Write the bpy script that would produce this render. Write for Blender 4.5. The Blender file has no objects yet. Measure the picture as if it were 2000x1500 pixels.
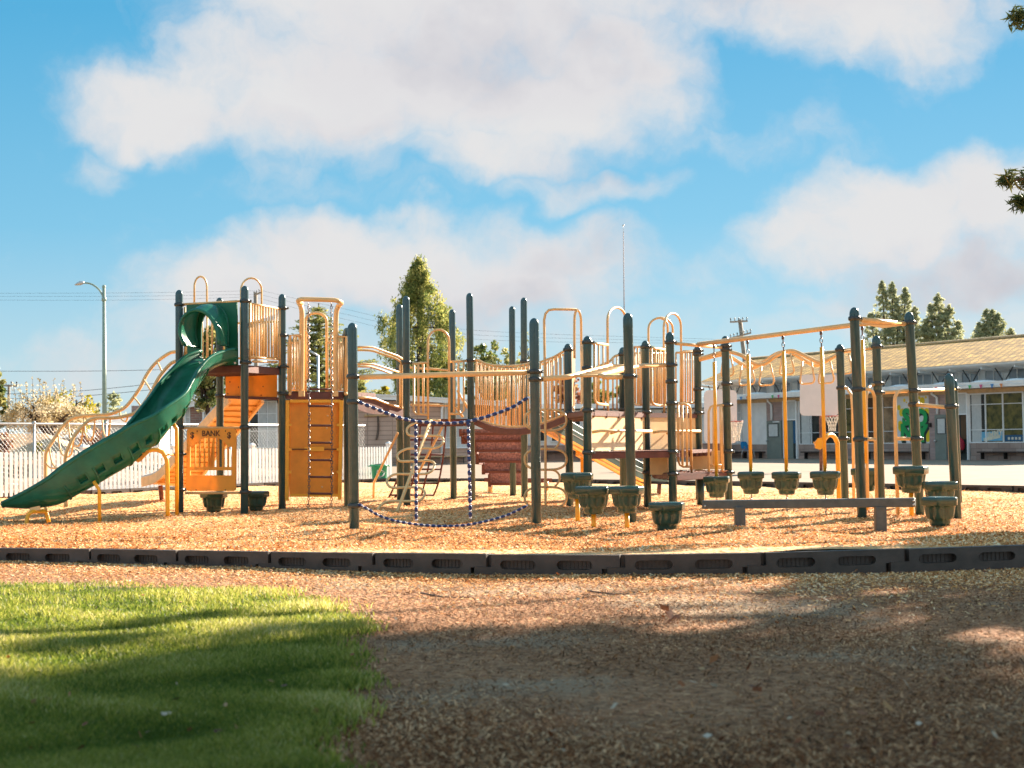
import bpy, math, random
import numpy as np
from mathutils import Vector, Matrix
from mathutils.geometry import tessellate_polygon

# ------------------------------------------------------------------ camera
SC = bpy.context.scene
COL = SC.collection
CAM_H = 1.10
FPX = 3000.0                       # focal length in pixels of a 2000 px wide frame (54 mm on 36 mm)
PITCH = math.atan(115.0 / FPX)
ROLL = -0.012
_F = Vector((0, math.cos(PITCH), math.sin(PITCH)))
_R0 = Vector((1, 0, 0)); _U0 = Vector((0, -math.sin(PITCH), math.cos(PITCH)))
_R = _R0 * math.cos(ROLL) + _U0 * math.sin(ROLL)
_U = -_R0 * math.sin(ROLL) + _U0 * math.cos(ROLL)
cam_data = bpy.data.cameras.new("camera")
cam = bpy.data.objects.new("camera", cam_data)
COL.objects.link(cam)
cam_data.sensor_width = 36.0
cam_data.lens = 36.0 * FPX / 2000.0
cam_data.clip_start = 0.1
cam_data.clip_end = 6000
cam.matrix_world = Matrix(((_R.x, _U.x, -_F.x, 0), (_R.y, _U.y, -_F.y, 0), (_R.z, _U.z, -_F.z, CAM_H), (0, 0, 0, 1)))
cam_data.dof.use_dof = True
cam_data.dof.focus_distance = 21.0
cam_data.dof.aperture_fstop = 3.6
SC.camera = cam

# ------------------------------------------------------------------ sun, sky, exposure
SUN_EL = math.radians(23.0)
SUN_DIR = Vector((0.64 * math.cos(SUN_EL), 0.768 * math.cos(SUN_EL), math.sin(SUN_EL)))
sun_data = bpy.data.lights.new("sun", 'SUN')
sun_data.energy = 5.0
sun_data.angle = math.radians(0.5)
sun_data.color = (1.0, 0.87, 0.70)
sun = bpy.data.objects.new("sun", sun_data)
COL.objects.link(sun)
sun.rotation_euler = SUN_DIR.to_track_quat('Z', 'Y').to_euler()
sun.location = (30, 40, 30)
SC.view_settings.view_transform = 'Standard'
SC.view_settings.look = 'None'
SC.view_settings.exposure = 2.05
SC.view_settings.gamma = 1.0
SC.view_settings.use_curve_mapping = False

world = bpy.data.worlds.new("World")
SC.world = world
world.use_nodes = True
_nt = world.node_tree
_nt.nodes.clear()
def _n(kind, **kw):
    n = _nt.nodes.new(kind)
    for k, v in kw.items(): setattr(n, k, v)
    return n
def _l(a, b): _nt.links.new(a, b)
def _m(op, a, b=None, c=None, clamp=False):
    n = _n('ShaderNodeMath', operation=op, use_clamp=clamp)
    for i, v in enumerate((a, b, c)):
        if v is None: continue
        if isinstance(v, (int, float)): n.inputs[i].default_value = v
        else: _l(v, n.inputs[i])
    return n.outputs[0]
def _vm(op, a, b=None):
    n = _n('ShaderNodeVectorMath', operation=op)
    for i, v in enumerate((a, b)):
        if v is None: continue
        if isinstance(v, (tuple, list)): n.inputs[i].default_value = v
        else: _l(v, n.inputs[i])
    return n.outputs['Value'] if op in ('DOT_PRODUCT', 'LENGTH') else n.outputs['Vector']
def _mix(fac, a, b):
    n = _n('ShaderNodeMix', data_type='RGBA')
    for i, v in ((0, fac), (6, a), (7, b)):
        if isinstance(v, (int, float)): n.inputs[i].default_value = v
        elif isinstance(v, tuple): n.inputs[i].default_value = v
        else: _l(v, n.inputs[i])
    return n.outputs[2]
def _ramp(fac, stops):
    n = _n('ShaderNodeValToRGB')
    el = n.color_ramp.elements
    while len(el) < len(stops): el.new(0.5)
    for e, (p, c) in zip(el, stops): e.position = p; e.color = c
    _l(fac, n.inputs[0])
    return n.outputs[0]
sky = _n('ShaderNodeTexSky', sky_type='NISHITA')
sky.sun_disc = False
sky.sun_elevation = SUN_EL
sky.sun_rotation = math.atan2(SUN_DIR.x, SUN_DIR.y)
sky.air_density = 1.0; sky.dust_density = 0.15; sky.ozone_density = 2.0
sky.altitude = 50
# clouds live on the sky's own directions: u = sideways slope, v = upward slope
geo = _n('ShaderNodeTexCoord')
sep = _n('ShaderNodeSeparateXYZ')
_l(geo.outputs['Generated'], sep.inputs[0])
_y = _m('MAXIMUM', _m('ABSOLUTE', sep.outputs[1]), 0.04)
_u = _m('DIVIDE', sep.outputs[0], _y)
_v = _m('DIVIDE', sep.outputs[2], _y)
cmb = _n('ShaderNodeCombineXYZ')
_l(_u, cmb.inputs[0]); _l(_v, cmb.inputs[1])
UV = cmb.outputs[0]
def _noise(vec, scale, detail, rough=0.55, seed=0.0):
    off = _vm('ADD', vec, (seed, seed * 0.37, seed * 0.11))
    n = _n('ShaderNodeTexNoise')
    n.inputs['Scale'].default_value = scale
    n.inputs['Detail'].default_value = detail
    n.inputs['Roughness'].default_value = rough
    _l(off, n.inputs['Vector'])
    return n
w1 = _noise(UV, 9.0, 3.0, 0.55, 3.1)
w2 = _noise(UV, 30.0, 4.0, 0.55, 7.7)
def _scaled(v, s):
    n = _n('ShaderNodeVectorMath', operation='SCALE'); _l(v, n.inputs[0]); n.inputs[3].default_value = s
    return n.outputs[0]
WUV = _vm('ADD', _vm('ADD', UV, _scaled(_vm('SUBTRACT', w1.outputs['Color'], (.5, .5, .5)), 0.085)),
          _scaled(_vm('SUBTRACT', w2.outputs['Color'], (.5, .5, .5)), 0.035))
# cloud masses: centre and half axes in thousandths of slope, weight
BLOBS = [(-100, 236, 215, 60, 1.0), (-225, 228, 85, 36, 1.0), (-45, 288, 215, 76, 1.0), (15, 222, 140, 50, 1.05), (-10, 192, 105, 30, .85),
         (105, 294, 140, 50, .70), (235, 276, 95, 50, .92), (70, 250, 85, 56, .95), (315, 288, 45, 44, .45), (180, 288, 80, 36, .6),
         (55, 166, 80, 18, .62), (-268, 194, 36, 22, .42), (-142, 184, 36, 20, .36), (150, 190, 105, 17, .32), (210, 188, 50, 20, .30), (-100, 168, 140, 16, .26),
         (-95, 122, 135, 42, .98), (-175, 102, 100, 42, .84), (-10, 110, 145, 46, .86), (-170, 70, 120, 46, .60), (-30, 74, 170, 34, .50), (60, 128, 60, 28, .55),
         (255, 142, 95, 48, 1.05), (318, 152, 80, 52, 1.05), (210, 126, 65, 36, .85), (300, 100, 115, 38, .80), (255, 84, 100, 24, .50),
         (-280, 48, 110, 32, .46), (-200, 52, 85, 34, .42), (120, 80, 60, 16, .32), (40, 46, 130, 26, .26), (140, 102, 70, 18, .30), (290, 70, 140, 32, .52), (190, 66, 80, 18, .38)]
acc = None
for (bu, bv, ba, bb, bw) in BLOBS:
    d = _vm('SUBTRACT', WUV, (bu / 1000, bv / 1000, 0))
    d = _vm('MULTIPLY', d, (1000 / ba, 1000 / bb, 0))
    q = _m('SUBTRACT', 1.0, _vm('DOT_PRODUCT', d, d), clamp=True)
    q = _m('MULTIPLY', q, bw)
    acc = q if acc is None else _m('MAXIMUM', acc, q)
# beyond this view other cumulus continue all round the sky
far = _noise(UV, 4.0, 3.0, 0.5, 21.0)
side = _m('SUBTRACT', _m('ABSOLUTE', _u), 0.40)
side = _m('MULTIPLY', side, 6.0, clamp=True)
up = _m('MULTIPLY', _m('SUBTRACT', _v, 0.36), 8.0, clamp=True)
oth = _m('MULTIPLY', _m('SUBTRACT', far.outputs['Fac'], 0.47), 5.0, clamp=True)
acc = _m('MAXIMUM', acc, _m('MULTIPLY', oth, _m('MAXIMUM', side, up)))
vv = _m('MULTIPLY', _v, 3.45, clamp=True)
BLUEC = _ramp(vv, [(0.0, (1.08, 1.32, 1.44, 1)), (0.20, (.78, 1.22, 1.46, 1)), (0.5, (.35, 1.0, 1.44, 1)), (1.0, (.125, .78, 1.32, 1))])
SKYC = _mix(0.04, BLUEC, sky.outputs[0])
fb = _noise(WUV, 24.0, 9.0, 0.62, 1.3)
dens = _m('ADD', acc, _m('MULTIPLY', _m('SUBTRACT', fb.outputs['Fac'], 0.5), .86))
mr = _n('ShaderNodeMapRange', interpolation_type='SMOOTHSTEP')
_l(dens, mr.inputs[0]); mr.inputs[1].default_value = 0.04; mr.inputs[2].default_value = 0.92
MASK = _m('MULTIPLY', mr.outputs[0], 0.95)
tone = _noise(UV, 11.0, 5.0, 0.55, 5.0)
thick = _m('ADD', _m('MULTIPLY', acc, 0.55), _m('MULTIPLY', tone.outputs['Fac'], 0.75))
grey = None
for (bu, bv, ba, bb, bw) in [(0, 256, 175, 52, .62), (170, 296, 160, 34, .5), (-130, 214, 110, 14, .35), (60, 176, 80, 18, .45), (-40, 86, 190, 34, .55), (70, 118, 90, 34, .45), (300, 96, 130, 34, .70), (-230, 45, 130, 30, .35)]:
    q = _vm('MULTIPLY', _vm('SUBTRACT', WUV, (bu / 1000, bv / 1000, 0)), (1000 / ba, 1000 / bb, 0))
    q = _m('MULTIPLY', _m('SUBTRACT', 1.0, _vm('DOT_PRODUCT', q, q), clamp=True), bw)
    grey = q if grey is None else _m('MAXIMUM', grey, q)
thick = _m('ADD', _m('MULTIPLY', grey, 0.75), _m('MULTIPLY', _m('SUBTRACT', tone.outputs['Fac'], 0.5), 0.9))
CLOUDC = _ramp(thick, [(0.0, (1.0, .975, .965, 1)), (0.30, (.96, .925, .93, 1)), (0.55, (.78, .755, .80, 1)), (0.9, (.56, .56, .63, 1))])
cs = _n('ShaderNodeVectorMath', operation='SCALE'); _l(CLOUDC, cs.inputs[0]); _l(_m('ADD', 1.64, _m('MULTIPLY', _m('MULTIPLY', sep.outputs[1], -3.0, clamp=True), 2.6)), cs.inputs[3])   # unseen clouds behind the camera brightened to add fill light
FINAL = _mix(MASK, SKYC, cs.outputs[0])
bg = _n('ShaderNodeBackground'); bg.inputs['Strength'].default_value = 0.12
out = _n('ShaderNodeOutputWorld')
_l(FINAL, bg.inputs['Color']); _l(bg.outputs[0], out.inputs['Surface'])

# ------------------------------------------------------------------ geometry helpers
random.seed(7)
RNG = np.random.default_rng(11)
def H(x): return 865.0 - 0.012 * (x - 1000.0)
def W(x, y, Z):
    """world point seen at photo position (x, y), Z metres away along +Y"""
    d = _F + _R * ((x - 1000.0) / FPX) + _U * ((750.0 - y) / FPX)
    k = Z / d.y
    return Vector((d.x * k, Z, CAM_H + d.z * k))
def G(x, y, z=0.0):
    """point of the level plane z seen at photo position (x, y)"""
    d = _F + _R * ((x - 1000.0) / FPX) + _U * ((750.0 - y) / FPX)
    k = (z - CAM_H) / d.z
    return Vector((d.x * k, d.y * k, z))
def LP(pts, Z0, Z1=None):
    """photo polyline with depth running from Z0 to Z1 along its length"""
    if Z1 is None: Z1 = Z0
    ds = [0.0]
    for a, b in zip(pts, pts[1:]): ds.append(ds[-1] + math.hypot(b[0] - a[0], b[1] - a[1]))
    t = ds[-1] or 1.0
    return [W(p[0], p[1], Z0 + (Z1 - Z0) * d / t) for p, d in zip(pts, ds)]
def P3(pts): return [W(*p) for p in pts]
def smooth_pts(pts, n):
    """Catmull-Rom through the points, n samples"""
    pts = [Vector(p) for p in pts]
    ds = [0.0]
    for a, b in zip(pts, pts[1:]): ds.append(ds[-1] + (b - a).length)
    res = []
    for i in range(n):
        s = ds[-1] * i / (n - 1)
        k = 0
        while k < len(pts) - 2 and ds[k + 1] < s: k += 1
        L = ds[k + 1] - ds[k] or 1e-6
        t = (s - ds[k]) / L
        p1, p2 = pts[k], pts[k + 1]
        p0 = pts[k - 1] if k else p1 * 2 - p2
        p3 = pts[k + 2] if k + 2 < len(pts) else p2 * 2 - p1
        res.append(0.5 * ((2 * p1) + (p2 - p0) * t + (2 * p0 - 5 * p1 + 4 * p2 - p3) * t * t + (3 * p1 - p0 - 3 * p2 + p3) * t ** 3))
    return res

ORIG = {}
class MB:
    def __init__(s): s.v = []; s.f = []; s.sm = []; s.mi = []; s.cur = 0
    def add(s, vs, fs, smooth=False):
        o = len(s.v)
        s.v.extend([Vector(v) for v in vs])
        for f in fs:
            s.f.append(tuple(o + i for i in f)); s.sm.append(smooth); s.mi.append(s.cur)
    def hexa(s, p):
        """eight corners: bottom loop then top loop"""
        s.add(p, [(3, 2, 1, 0), (4, 5, 6, 7), (0, 1, 5, 4), (1, 2, 6, 5), (2, 3, 7, 6), (3, 0, 4, 7)])
    def box(s, c, size, R=None):
        c = Vector(c); h = Vector(size) * 0.5
        pts = []
        for sz in (-1, 1):
            for sx, sy in ((-1, -1), (1, -1), (1, 1), (-1, 1)):
                q = Vector((sx * h.x, sy * h.y, sz * h.z))
                pts.append(c + (R @ q if R else q))
        s.hexa(pts)
    def beam(s, a, b, w, h, up=(0, 0, 1)):
        """rectangular bar from a to b, w wide, h high"""
        a = Vector(a); b = Vector(b)
        d = (b - a).normalized(); u = Vector(up)
        r = d.cross(u)
        r = r.normalized() if r.length > 1e-6 else Vector((1, 0, 0))
        u = r.cross(d).normalized()
        pts = []
        for q in (-0.5, 0.5):
            for (p, sg) in ((a, -1), (a, 1), (b, 1), (b, -1)): pts.append(p + r * (sg * w / 2) + u * (q * h))
        s.hexa(pts)
    def tube(s, pts, r, n=8, closed=False, cap=True):
        pts = [Vector(p) for p in pts]
        m = len(pts)
        rs = r if isinstance(r, (list, tuple)) else [r] * m
        tang = []
        for i in range(m):
            if closed: t = pts[(i + 1) % m] - pts[i - 1]
            else: t = pts[min(i + 1, m - 1)] - pts[max(i - 1, 0)]
            tang.append(t.normalized() if t.length > 1e-9 else Vector((0, 0, 1)))
        ref = Vector((0, 0, 1)) if abs(tang[0].z) < 0.9 else Vector((0, 1, 0))
        nrm = (ref - tang[0] * ref.dot(tang[0])).normalized()
        vs = []
        for i in range(m):
            if i:
                nrm = nrm - tang[i] * nrm.dot(tang[i])
                nrm = nrm.normalized() if nrm.length > 1e-6 else Vector((1, 0, 0))
            bn = tang[i].cross(nrm)
            for k in range(n):
                a = 2 * math.pi * k / n
                vs.append(pts[i] + (nrm * math.cos(a) + bn * math.sin(a)) * rs[i])
        fs = []
        for i in range(m if closed else m - 1):
            j = (i + 1) % m
            for k in range(n):
                k2 = (k + 1) % n
                fs.append((i * n + k, i * n + k2, j * n + k2, j * n + k))
        s.add(vs, fs, True)
        if cap and not closed:
            o = len(s.v) - len(vs)
            s.f.append(tuple(o + k for k in reversed(range(n)))); s.sm.append(False); s.mi.append(s.cur)
            s.f.append(tuple(o + (m - 1) * n + k for k in range(n))); s.sm.append(False); s.mi.append(s.cur)
    def rings(s, loops, smooth=True, cap0=True, cap1=True):
        n = len(loops[0]); vs = [p for l in loops for p in l]; fs = []
        for i in range(len(loops) - 1):
            for k in range(n):
                k2 = (k + 1) % n
                fs.append((i * n + k, i * n + k2, (i + 1) * n + k2, (i + 1) * n + k))
        s.add(vs, fs, smooth)
        o = len(s.v) - len(vs)
        if cap0: s.f.append(tuple(o + k for k in reversed(range(n)))); s.sm.append(False); s.mi.append(s.cur)
        if cap1: s.f.append(tuple(o + (len(loops) - 1) * n + k for k in range(n))); s.sm.append(False); s.mi.append(s.cur)
    def lathe(s, c, prof, n=16, axis=None):
        """prof: (radius, height) from bottom to top round a vertical axis (or leaning axis) at c"""
        c = Vector(c); ax = Vector(axis).normalized() if axis else Vector((0, 0, 1))
        x = Vector((1, 0, 0)); x = (x - ax * x.dot(ax)).normalized(); y = ax.cross(x)
        s.rings([[c + ax * h + (x * math.cos(2 * math.pi * k / n) + y * math.sin(2 * math.pi * k / n)) * r for k in range(n)] for r, h in prof])
    def ball(s, c, r, n=8, m=5, sc=(1, 1, 1)):
        prof = [(max(1e-4, r * math.sin(math.pi * i / m)), -r * math.cos(math.pi * i / m)) for i in range(m + 1)]
        c = Vector(c)
        s.rings([[c + Vector((q * math.cos(2 * math.pi * k / n) * sc[0], q * math.sin(2 * math.pi * k / n) * sc[1], h * sc[2])) for k in range(n)] for q, h in prof], cap0=False, cap1=False)
    def slab(s, outline, thick, holes=()):
        """flat plate: outline (and holes) are 3D points in one plane; thick is the offset vector to the back face"""
        loops = [[Vector(p) for p in outline]] + [[Vector(p) for p in h] for h in holes]
        tris = tessellate_polygon(loops)
        flat = [p for l in loops for p in l]
        t = Vector(thick); n = len(flat)
        s.add(flat + [p + t for p in flat], [tuple(a) for a in tris] + [tuple(n + i for i in reversed(a)) for a in tris])
        o = len(s.v) - 2 * n; k = 0
        for l in loops:
            m = len(l)
            for i in range(m):
                j = (i + 1) % m
                s.f.append((o + k + i, o + k + j, o + n + k + j, o + n + k + i)); s.sm.append(False); s.mi.append(s.cur)
            k += m
    def build(s, name, mat, parent=None, origin=None, bevel=0.0):
        o0 = Vector(origin) if origin is not None else (ORIG[parent.name] if parent is not None else Vector((0, 0, 0)))
        me = bpy.data.meshes.new(name)
        me.from_pydata([tuple(v - o0) for v in s.v], [], s.f)
        me.polygons.foreach_set('use_smooth', s.sm)
        for m in (mat if isinstance(mat, (list, tuple)) else [mat]): me.materials.append(m)
        me.polygons.foreach_set('material_index', s.mi)
        me.update()
        return link(name, me, parent, o0, bevel)
def link(name, me, parent, o0, bevel=0.0):
    ob = bpy.data.objects.new(name, me)
    COL.objects.link(ob)
    if parent is not None: ob.parent = parent
    else: ob.location = o0
    ORIG[ob.name] = Vector(o0)
    if bevel:
        b = ob.modifiers.new('bevel', 'BEVEL'); b.width = bevel; b.segments = 2; b.limit_method = 'ANGLE'; b.angle_limit = math.radians(40)
    return ob
def thing(name, label, cat, loc, group=None):
    o = bpy.data.objects.new(name, None)
    COL.objects.link(o); o.location = loc; o.empty_display_size = 0.2
    ORIG[o.name] = Vector(loc)
    return tag(o, label, cat, group)
def tag(o, label=None, cat=None, group=None, kind=None):
    if label: o['label'] = label
    if cat: o['category'] = cat
    if group: o['group'] = group
    if kind: o['kind'] = kind
    return o
def np_mesh(name, verts, quads, mat, parent=None, origin=(0, 0, 0), rnd=None, tri=False):
    """fast mesh from arrays; rnd is one random number per face, read by the material"""
    o0 = Vector(origin)
    if parent is not None: o0 = ORIG[parent.name]
    me = bpy.data.meshes.new(name)
    verts = np.asarray(verts, dtype=np.float32).reshape(-1, 3) - np.array(o0, dtype=np.float32)
    quads = np.asarray(quads, dtype=np.int32)
    k = quads.shape[1]
    me.vertices.add(len(verts)); me.vertices.foreach_set('co', verts.ravel())
    me.loops.add(quads.size); me.loops.foreach_set('vertex_index', quads.ravel())
    me.polygons.add(len(quads))
    me.polygons.foreach_set('loop_start', np.arange(0, quads.size, k, dtype=np.int32))
    me.polygons.foreach_set('loop_total', np.full(len(quads), k, dtype=np.int32))
    me.update(calc_edges=True)
    if rnd is not None:
        at = me.attributes.new('rnd', 'FLOAT', 'FACE'); at.data.foreach_set('value', np.asarray(rnd, dtype=np.float32))
    me.materials.append(mat)
    return link(name, me, parent, o0)
_txt_cache = {}
def text_mesh(s, size, offset=0.0):
    cu = bpy.data.curves.new('lettering', 'FONT')
    cu.body = s; cu.size = size; cu.offset = offset; cu.extrude = 0.004
    cu.align_x = 'CENTER'; cu.align_y = 'CENTER'; cu.resolution_u = 3
    ob = bpy.data.objects.new('lettering', cu)
    COL.objects.link(ob)
    bpy.context.view_layer.update()
    me = bpy.data.meshes.new_from_object(ob.evaluated_get(bpy.context.evaluated_depsgraph_get()))
    bpy.data.objects.remove(ob)
    return [v.co.copy() for v in me.vertices], [tuple(p.vertices) for p in me.polygons]
def put_text(mb, s, size, c, ex, ey, offset=0.0, lean=0.0):
    """letters centred on c, running along ex, upright along ey"""
    vs, fs = text_mesh(s, size, offset)
    ex = Vector(ex).normalized(); ey = Vector(ey).normalized(); ez = ex.cross(ey)
    mb.add([Vector(c) + ex * (v.x + lean * v.y) + ey * v.y + ez * v.z for v in vs], fs)

# ------------------------------------------------------------------ materials
MAT = {}
def mat(name, col, rough=0.6, var=0.12, nscale=6.0, bump=0.0, bscale=60.0, metal=0.0, spec=0.5, trans=0.0, coat=0.0, col2=None, fine=0.0):
    m = bpy.data.materials.new(name); m.use_nodes = True
    nt = m.node_tree; nt.nodes.clear()
    o = nt.nodes.new('ShaderNodeOutputMaterial'); p = nt.nodes.new('ShaderNodeBsdfPrincipled')
    tc = nt.nodes.new('ShaderNodeTexCoord')
    nz = nt.nodes.new('ShaderNodeTexNoise'); nz.inputs['Scale'].default_value = nscale; nz.inputs['Detail'].default_value = 6; nz.inputs['Roughness'].default_value = 0.65
    nt.links.new(tc.outputs['Object'], nz.inputs['Vector'])
    r = nt.nodes.new('ShaderNodeValToRGB')
    c = Vector(col); c2 = Vector(col2) if col2 else c * (1 - 2 * var)
    r.color_ramp.elements[0].position = 0.3; r.color_ramp.elements[0].color = (*[max(0, x) for x in c2], 1)
    r.color_ramp.elements[1].position = 0.7; r.color_ramp.elements[1].color = (*[min(1, x * (1 + var)) for x in c], 1)
    nt.links.new(nz.outputs['Fac'], r.inputs[0])
    nt.links.new(r.outputs[0], p.inputs['Base Color'])
    p.inputs['Roughness'].default_value = rough; p.inputs['Metallic'].default_value = metal
    p.inputs['Specular IOR Level'].default_value = spec
    if coat: p.inputs['Coat Weight'].default_value = coat; p.inputs['Coat Roughness'].default_value = 0.15
    if bump:
        n2 = nt.nodes.new('ShaderNodeTexNoise'); n2.inputs['Scale'].default_value = bscale; n2.inputs['Detail'].default_value = 4
        b = nt.nodes.new('ShaderNodeBump'); b.inputs['Strength'].default_value = bump; b.inputs['Distance'].default_value = 0.02
        nt.links.new(tc.outputs['Object'], n2.inputs['Vector']); nt.links.new(n2.outputs['Fac'], b.inputs['Height']); nt.links.new(b.outputs[0], p.inputs['Normal'])
    if trans:
        t = nt.nodes.new('ShaderNodeBsdfTranslucent'); mx = nt.nodes.new('ShaderNodeMixShader'); mx.inputs[0].default_value = trans
        nt.links.new(r.outputs[0], t.inputs['Color']); nt.links.new(p.outputs[0], mx.inputs[1]); nt.links.new(t.outputs[0], mx.inputs[2]); nt.links.new(mx.outputs[0], o.inputs['Surface'])
    else: nt.links.new(p.outputs[0], o.inputs['Surface'])
    MAT[name] = m
    return m
def leaf_mat(name, cols, trans=0.35, rough=0.6, spec=0.3):
    """colour picked per leaf (or chip, or blade) from a ramp by its own random number"""
    m = bpy.data.materials.new(name); m.use_nodes = True
    nt = m.node_tree; nt.nodes.clear()
    o = nt.nodes.new('ShaderNodeOutputMaterial'); p = nt.nodes.new('ShaderNodeBsdfPrincipled')
    a = nt.nodes.new('ShaderNodeAttribute'); a.attribute_name = 'rnd'
    r = nt.nodes.new('ShaderNodeValToRGB'); el = r.color_ramp.elements
    while len(el) < len(cols): el.new(0.5)
    for i, (e, c) in enumerate(zip(el, cols)): e.position = i / max(1, len(cols) - 1); e.color = (*c, 1)
    nt.links.new(a.outputs['Fac'], r.inputs[0]); nt.links.new(r.outputs[0], p.inputs['Base Color'])
    p.inputs['Roughness'].default_value = rough; p.inputs['Specular IOR Level'].default_value = spec
    if trans:
        t = nt.nodes.new('ShaderNodeBsdfTranslucent'); mx = nt.nodes.new('ShaderNodeMixShader'); mx.inputs[0].default_value = trans
        nt.links.new(r.outputs[0], t.inputs['Color']); nt.links.new(p.outputs[0], mx.inputs[1]); nt.links.new(t.outputs[0], mx.inputs[2]); nt.links.new(mx.outputs[0], o.inputs['Surface'])
    else: nt.links.new(p.outputs[0], o.inputs['Surface'])
    MAT[name] = m
    return m
def brick_mat(name, c1, c2, mortar, ex, bw=0.4, bh=0.2, ms=0.012, rough=0.85, off=0.5, bump=0.4, axis2=(0, 0, 1), wear=0.25):
    """courses of bricks, blocks or shingles; ex is the direction the courses run"""
    m = bpy.data.materials.new(name); m.use_nodes = True
    nt = m.node_tree; nt.nodes.clear()
    o = nt.nodes.new('ShaderNodeOutputMaterial'); p = nt.nodes.new('ShaderNodeBsdfPrincipled'); nt.links.new(p.outputs[0], o.inputs['Surface'])
    tc = nt.nodes.new('ShaderNodeTexCoord')
    def dot(v):
        n = nt.nodes.new('ShaderNodeVectorMath'); n.operation = 'DOT_PRODUCT'; n.inputs[1].default_value = v
        nt.links.new(tc.outputs['Object'], n.inputs[0]); return n.outputs['Value']
    cb = nt.nodes.new('ShaderNodeCombineXYZ')
    nt.links.new(dot(ex), cb.inputs[0]); nt.links.new(dot(axis2), cb.inputs[1])
    b = nt.nodes.new('ShaderNodeTexBrick')
    b.offset = off; b.inputs['Scale'].default_value = 1.0; b.inputs['Mortar Size'].default_value = ms; b.inputs['Brick Width'].default_value = bw; b.inputs['Row Height'].default_value = bh
    b.inputs['Mortar Smooth'].default_value = 0.2
    b.inputs['Color1'].default_value = (*c1, 1); b.inputs['Color2'].default_value = (*c2, 1); b.inputs['Mortar'].default_value = (*mortar, 1)
    nt.links.new(cb.outputs[0], b.inputs['Vector'])
    nz = nt.nodes.new('ShaderNodeTexNoise'); nz.inputs['Scale'].default_value = 1.3; nz.inputs['Detail'].default_value = 8; nz.inputs['Roughness'].default_value = 0.7
    nt.links.new(tc.outputs['Object'], nz.inputs['Vector'])
    r = nt.nodes.new('ShaderNodeValToRGB'); r.color_ramp.elements[0].position = .35; r.color_ramp.elements[0].color = (1 - wear, 1 - wear, 1 - wear, 1); r.color_ramp.elements[1].position = .65; r.color_ramp.elements[1].color = (1 + wear * .3, 1 + wear * .3, 1 + wear * .3, 1)
    nt.links.new(nz.outputs['Fac'], r.inputs[0])
    mx = nt.nodes.new('ShaderNodeMix'); mx.data_type = 'RGBA'; mx.blend_type = 'MULTIPLY'; mx.inputs[0].default_value = 1.0
    nt.links.new(b.outputs['Color'], mx.inputs[6]); nt.links.new(r.outputs[0], mx.inputs[7]); nt.links.new(mx.outputs[2], p.inputs['Base Color'])
    bp = nt.nodes.new('ShaderNodeBump'); bp.inputs['Strength'].default_value = bump; bp.inputs['Distance'].default_value = 0.02; bp.invert = True
    nt.links.new(b.outputs['Fac'], bp.inputs['Height']); nt.links.new(bp.outputs[0], p.inputs['Normal'])
    p.inputs['Roughness'].default_value = rough; p.inputs['Specular IOR Level'].default_value = .12
    MAT[name] = m
    return m
TAN = mat('tan_paint', (.80, .49, .21), .38, .10, 5, spec=.4)
YEL = mat('yellow_paint', (.93, .42, .022), .36, .06, 9)
TANPALE = mat('pale_tan_plastic', (.80, .53, .24), .5, .06, 5)
ORANGE = mat('orange_plastic', (.86, .36, .03), .48, .07, 4, trans=.2)
ORANGED = mat('deep_orange_plastic', (.88, .33, .03), .5, .08, 4, trans=.12)
BANKM = mat('amber_plastic', (.95, .46, .06), .45, .05, 4, trans=.30)
REARS = mat('amber_slide_plastic', (.90, .48, .12), .45, .06, 4, trans=.15)
POST = mat('dark_green_post_paint', (.040, .086, .095), .26, .08, 12, spec=.5)
POSTR = mat('dark_olive_post_plastic', (.030, .074, .078), .22, .08, 10, spec=.5)
CLAMP = mat('clamp_metal', (.055, .06, .055), .33, .2, 20, metal=.3)
GREEN = mat('green_slide_plastic', (.020, .185, .108), .24, .16, 3, spec=.55, trans=.32)
GREENP = mat('green_panel_plastic', (.008, .13, .065), .4, .1, 4, trans=.12)
GREEND = mat('dark_green_plastic', (.022, .060, .040), .4, .15, 5)
PODM = mat('pod_plastic', (.030, .074, .056), .19, .15, 8, spec=.6, bump=.06, bscale=30)
BROWN = mat('brown_deck_coating', (.15, .048, .034), .55, .15, 9, bump=.1)
BROWNR = mat('light_speckled_brown_riser', (.40, .20, .17), .45, .3, 28, bump=.5, bscale=40, col2=(.085, .033, .028))  # pale speckle paints in light coming through the perforated risers
PLANK = mat('brown_plank_coating', (.60, .34, .28), .5, .3, 30, bump=.3, bscale=40)
BLUE = mat('blue_chain_coating', (.012, .03, .13), .35, .15, 30)
WHITEC = mat('white_chain_coating', (.62, .60, .66), .4, .08, 30)
DARKRED = mat('dark_red_rope', (.11, .018, .016), .6, .2, 40)
CHAIN = mat('chain_metal', (.17, .13, .13), .35, .3, 40, metal=.7)
KERB = mat('dark_recycled_plastic', (.070, .052, .042), .5, .22, 7, bump=.12, bscale=120)
BEAMM = mat('grey_green_beam_plastic', (.085, .095, .085), .5, .15, 14, bump=.15, bscale=90)
LETTER = mat('engraved_brown', (.13, .05, .012), .6, .1, 30)
WHITEP = mat('white_vinyl', (.80, .77, .74), .45, .05, 4)
GALV = mat('galvanised_steel', (.55, .54, .52), .4, .12, 15, metal=.5)
POLEG = mat('sage_lamp_pole', (.26, .34, .27), .5, .1, 4)
WOODP = mat('weathered_pole_wood', (.34, .27, .20), .85, .3, 6)
RUST = mat('rusty_brown_steel', (.30, .13, .085), .7, .4, 14)
CREAM = mat('cream_stucco', (.82, .73, .61), .8, .06, 2, bump=.1)
GREYW = mat('pale_grey_stucco', (.80, .76, .71), .8, .06, 2, bump=.1)
WHITEW = mat('white_trim_paint', (.86, .85, .82), .55, .05, 3)
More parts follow.
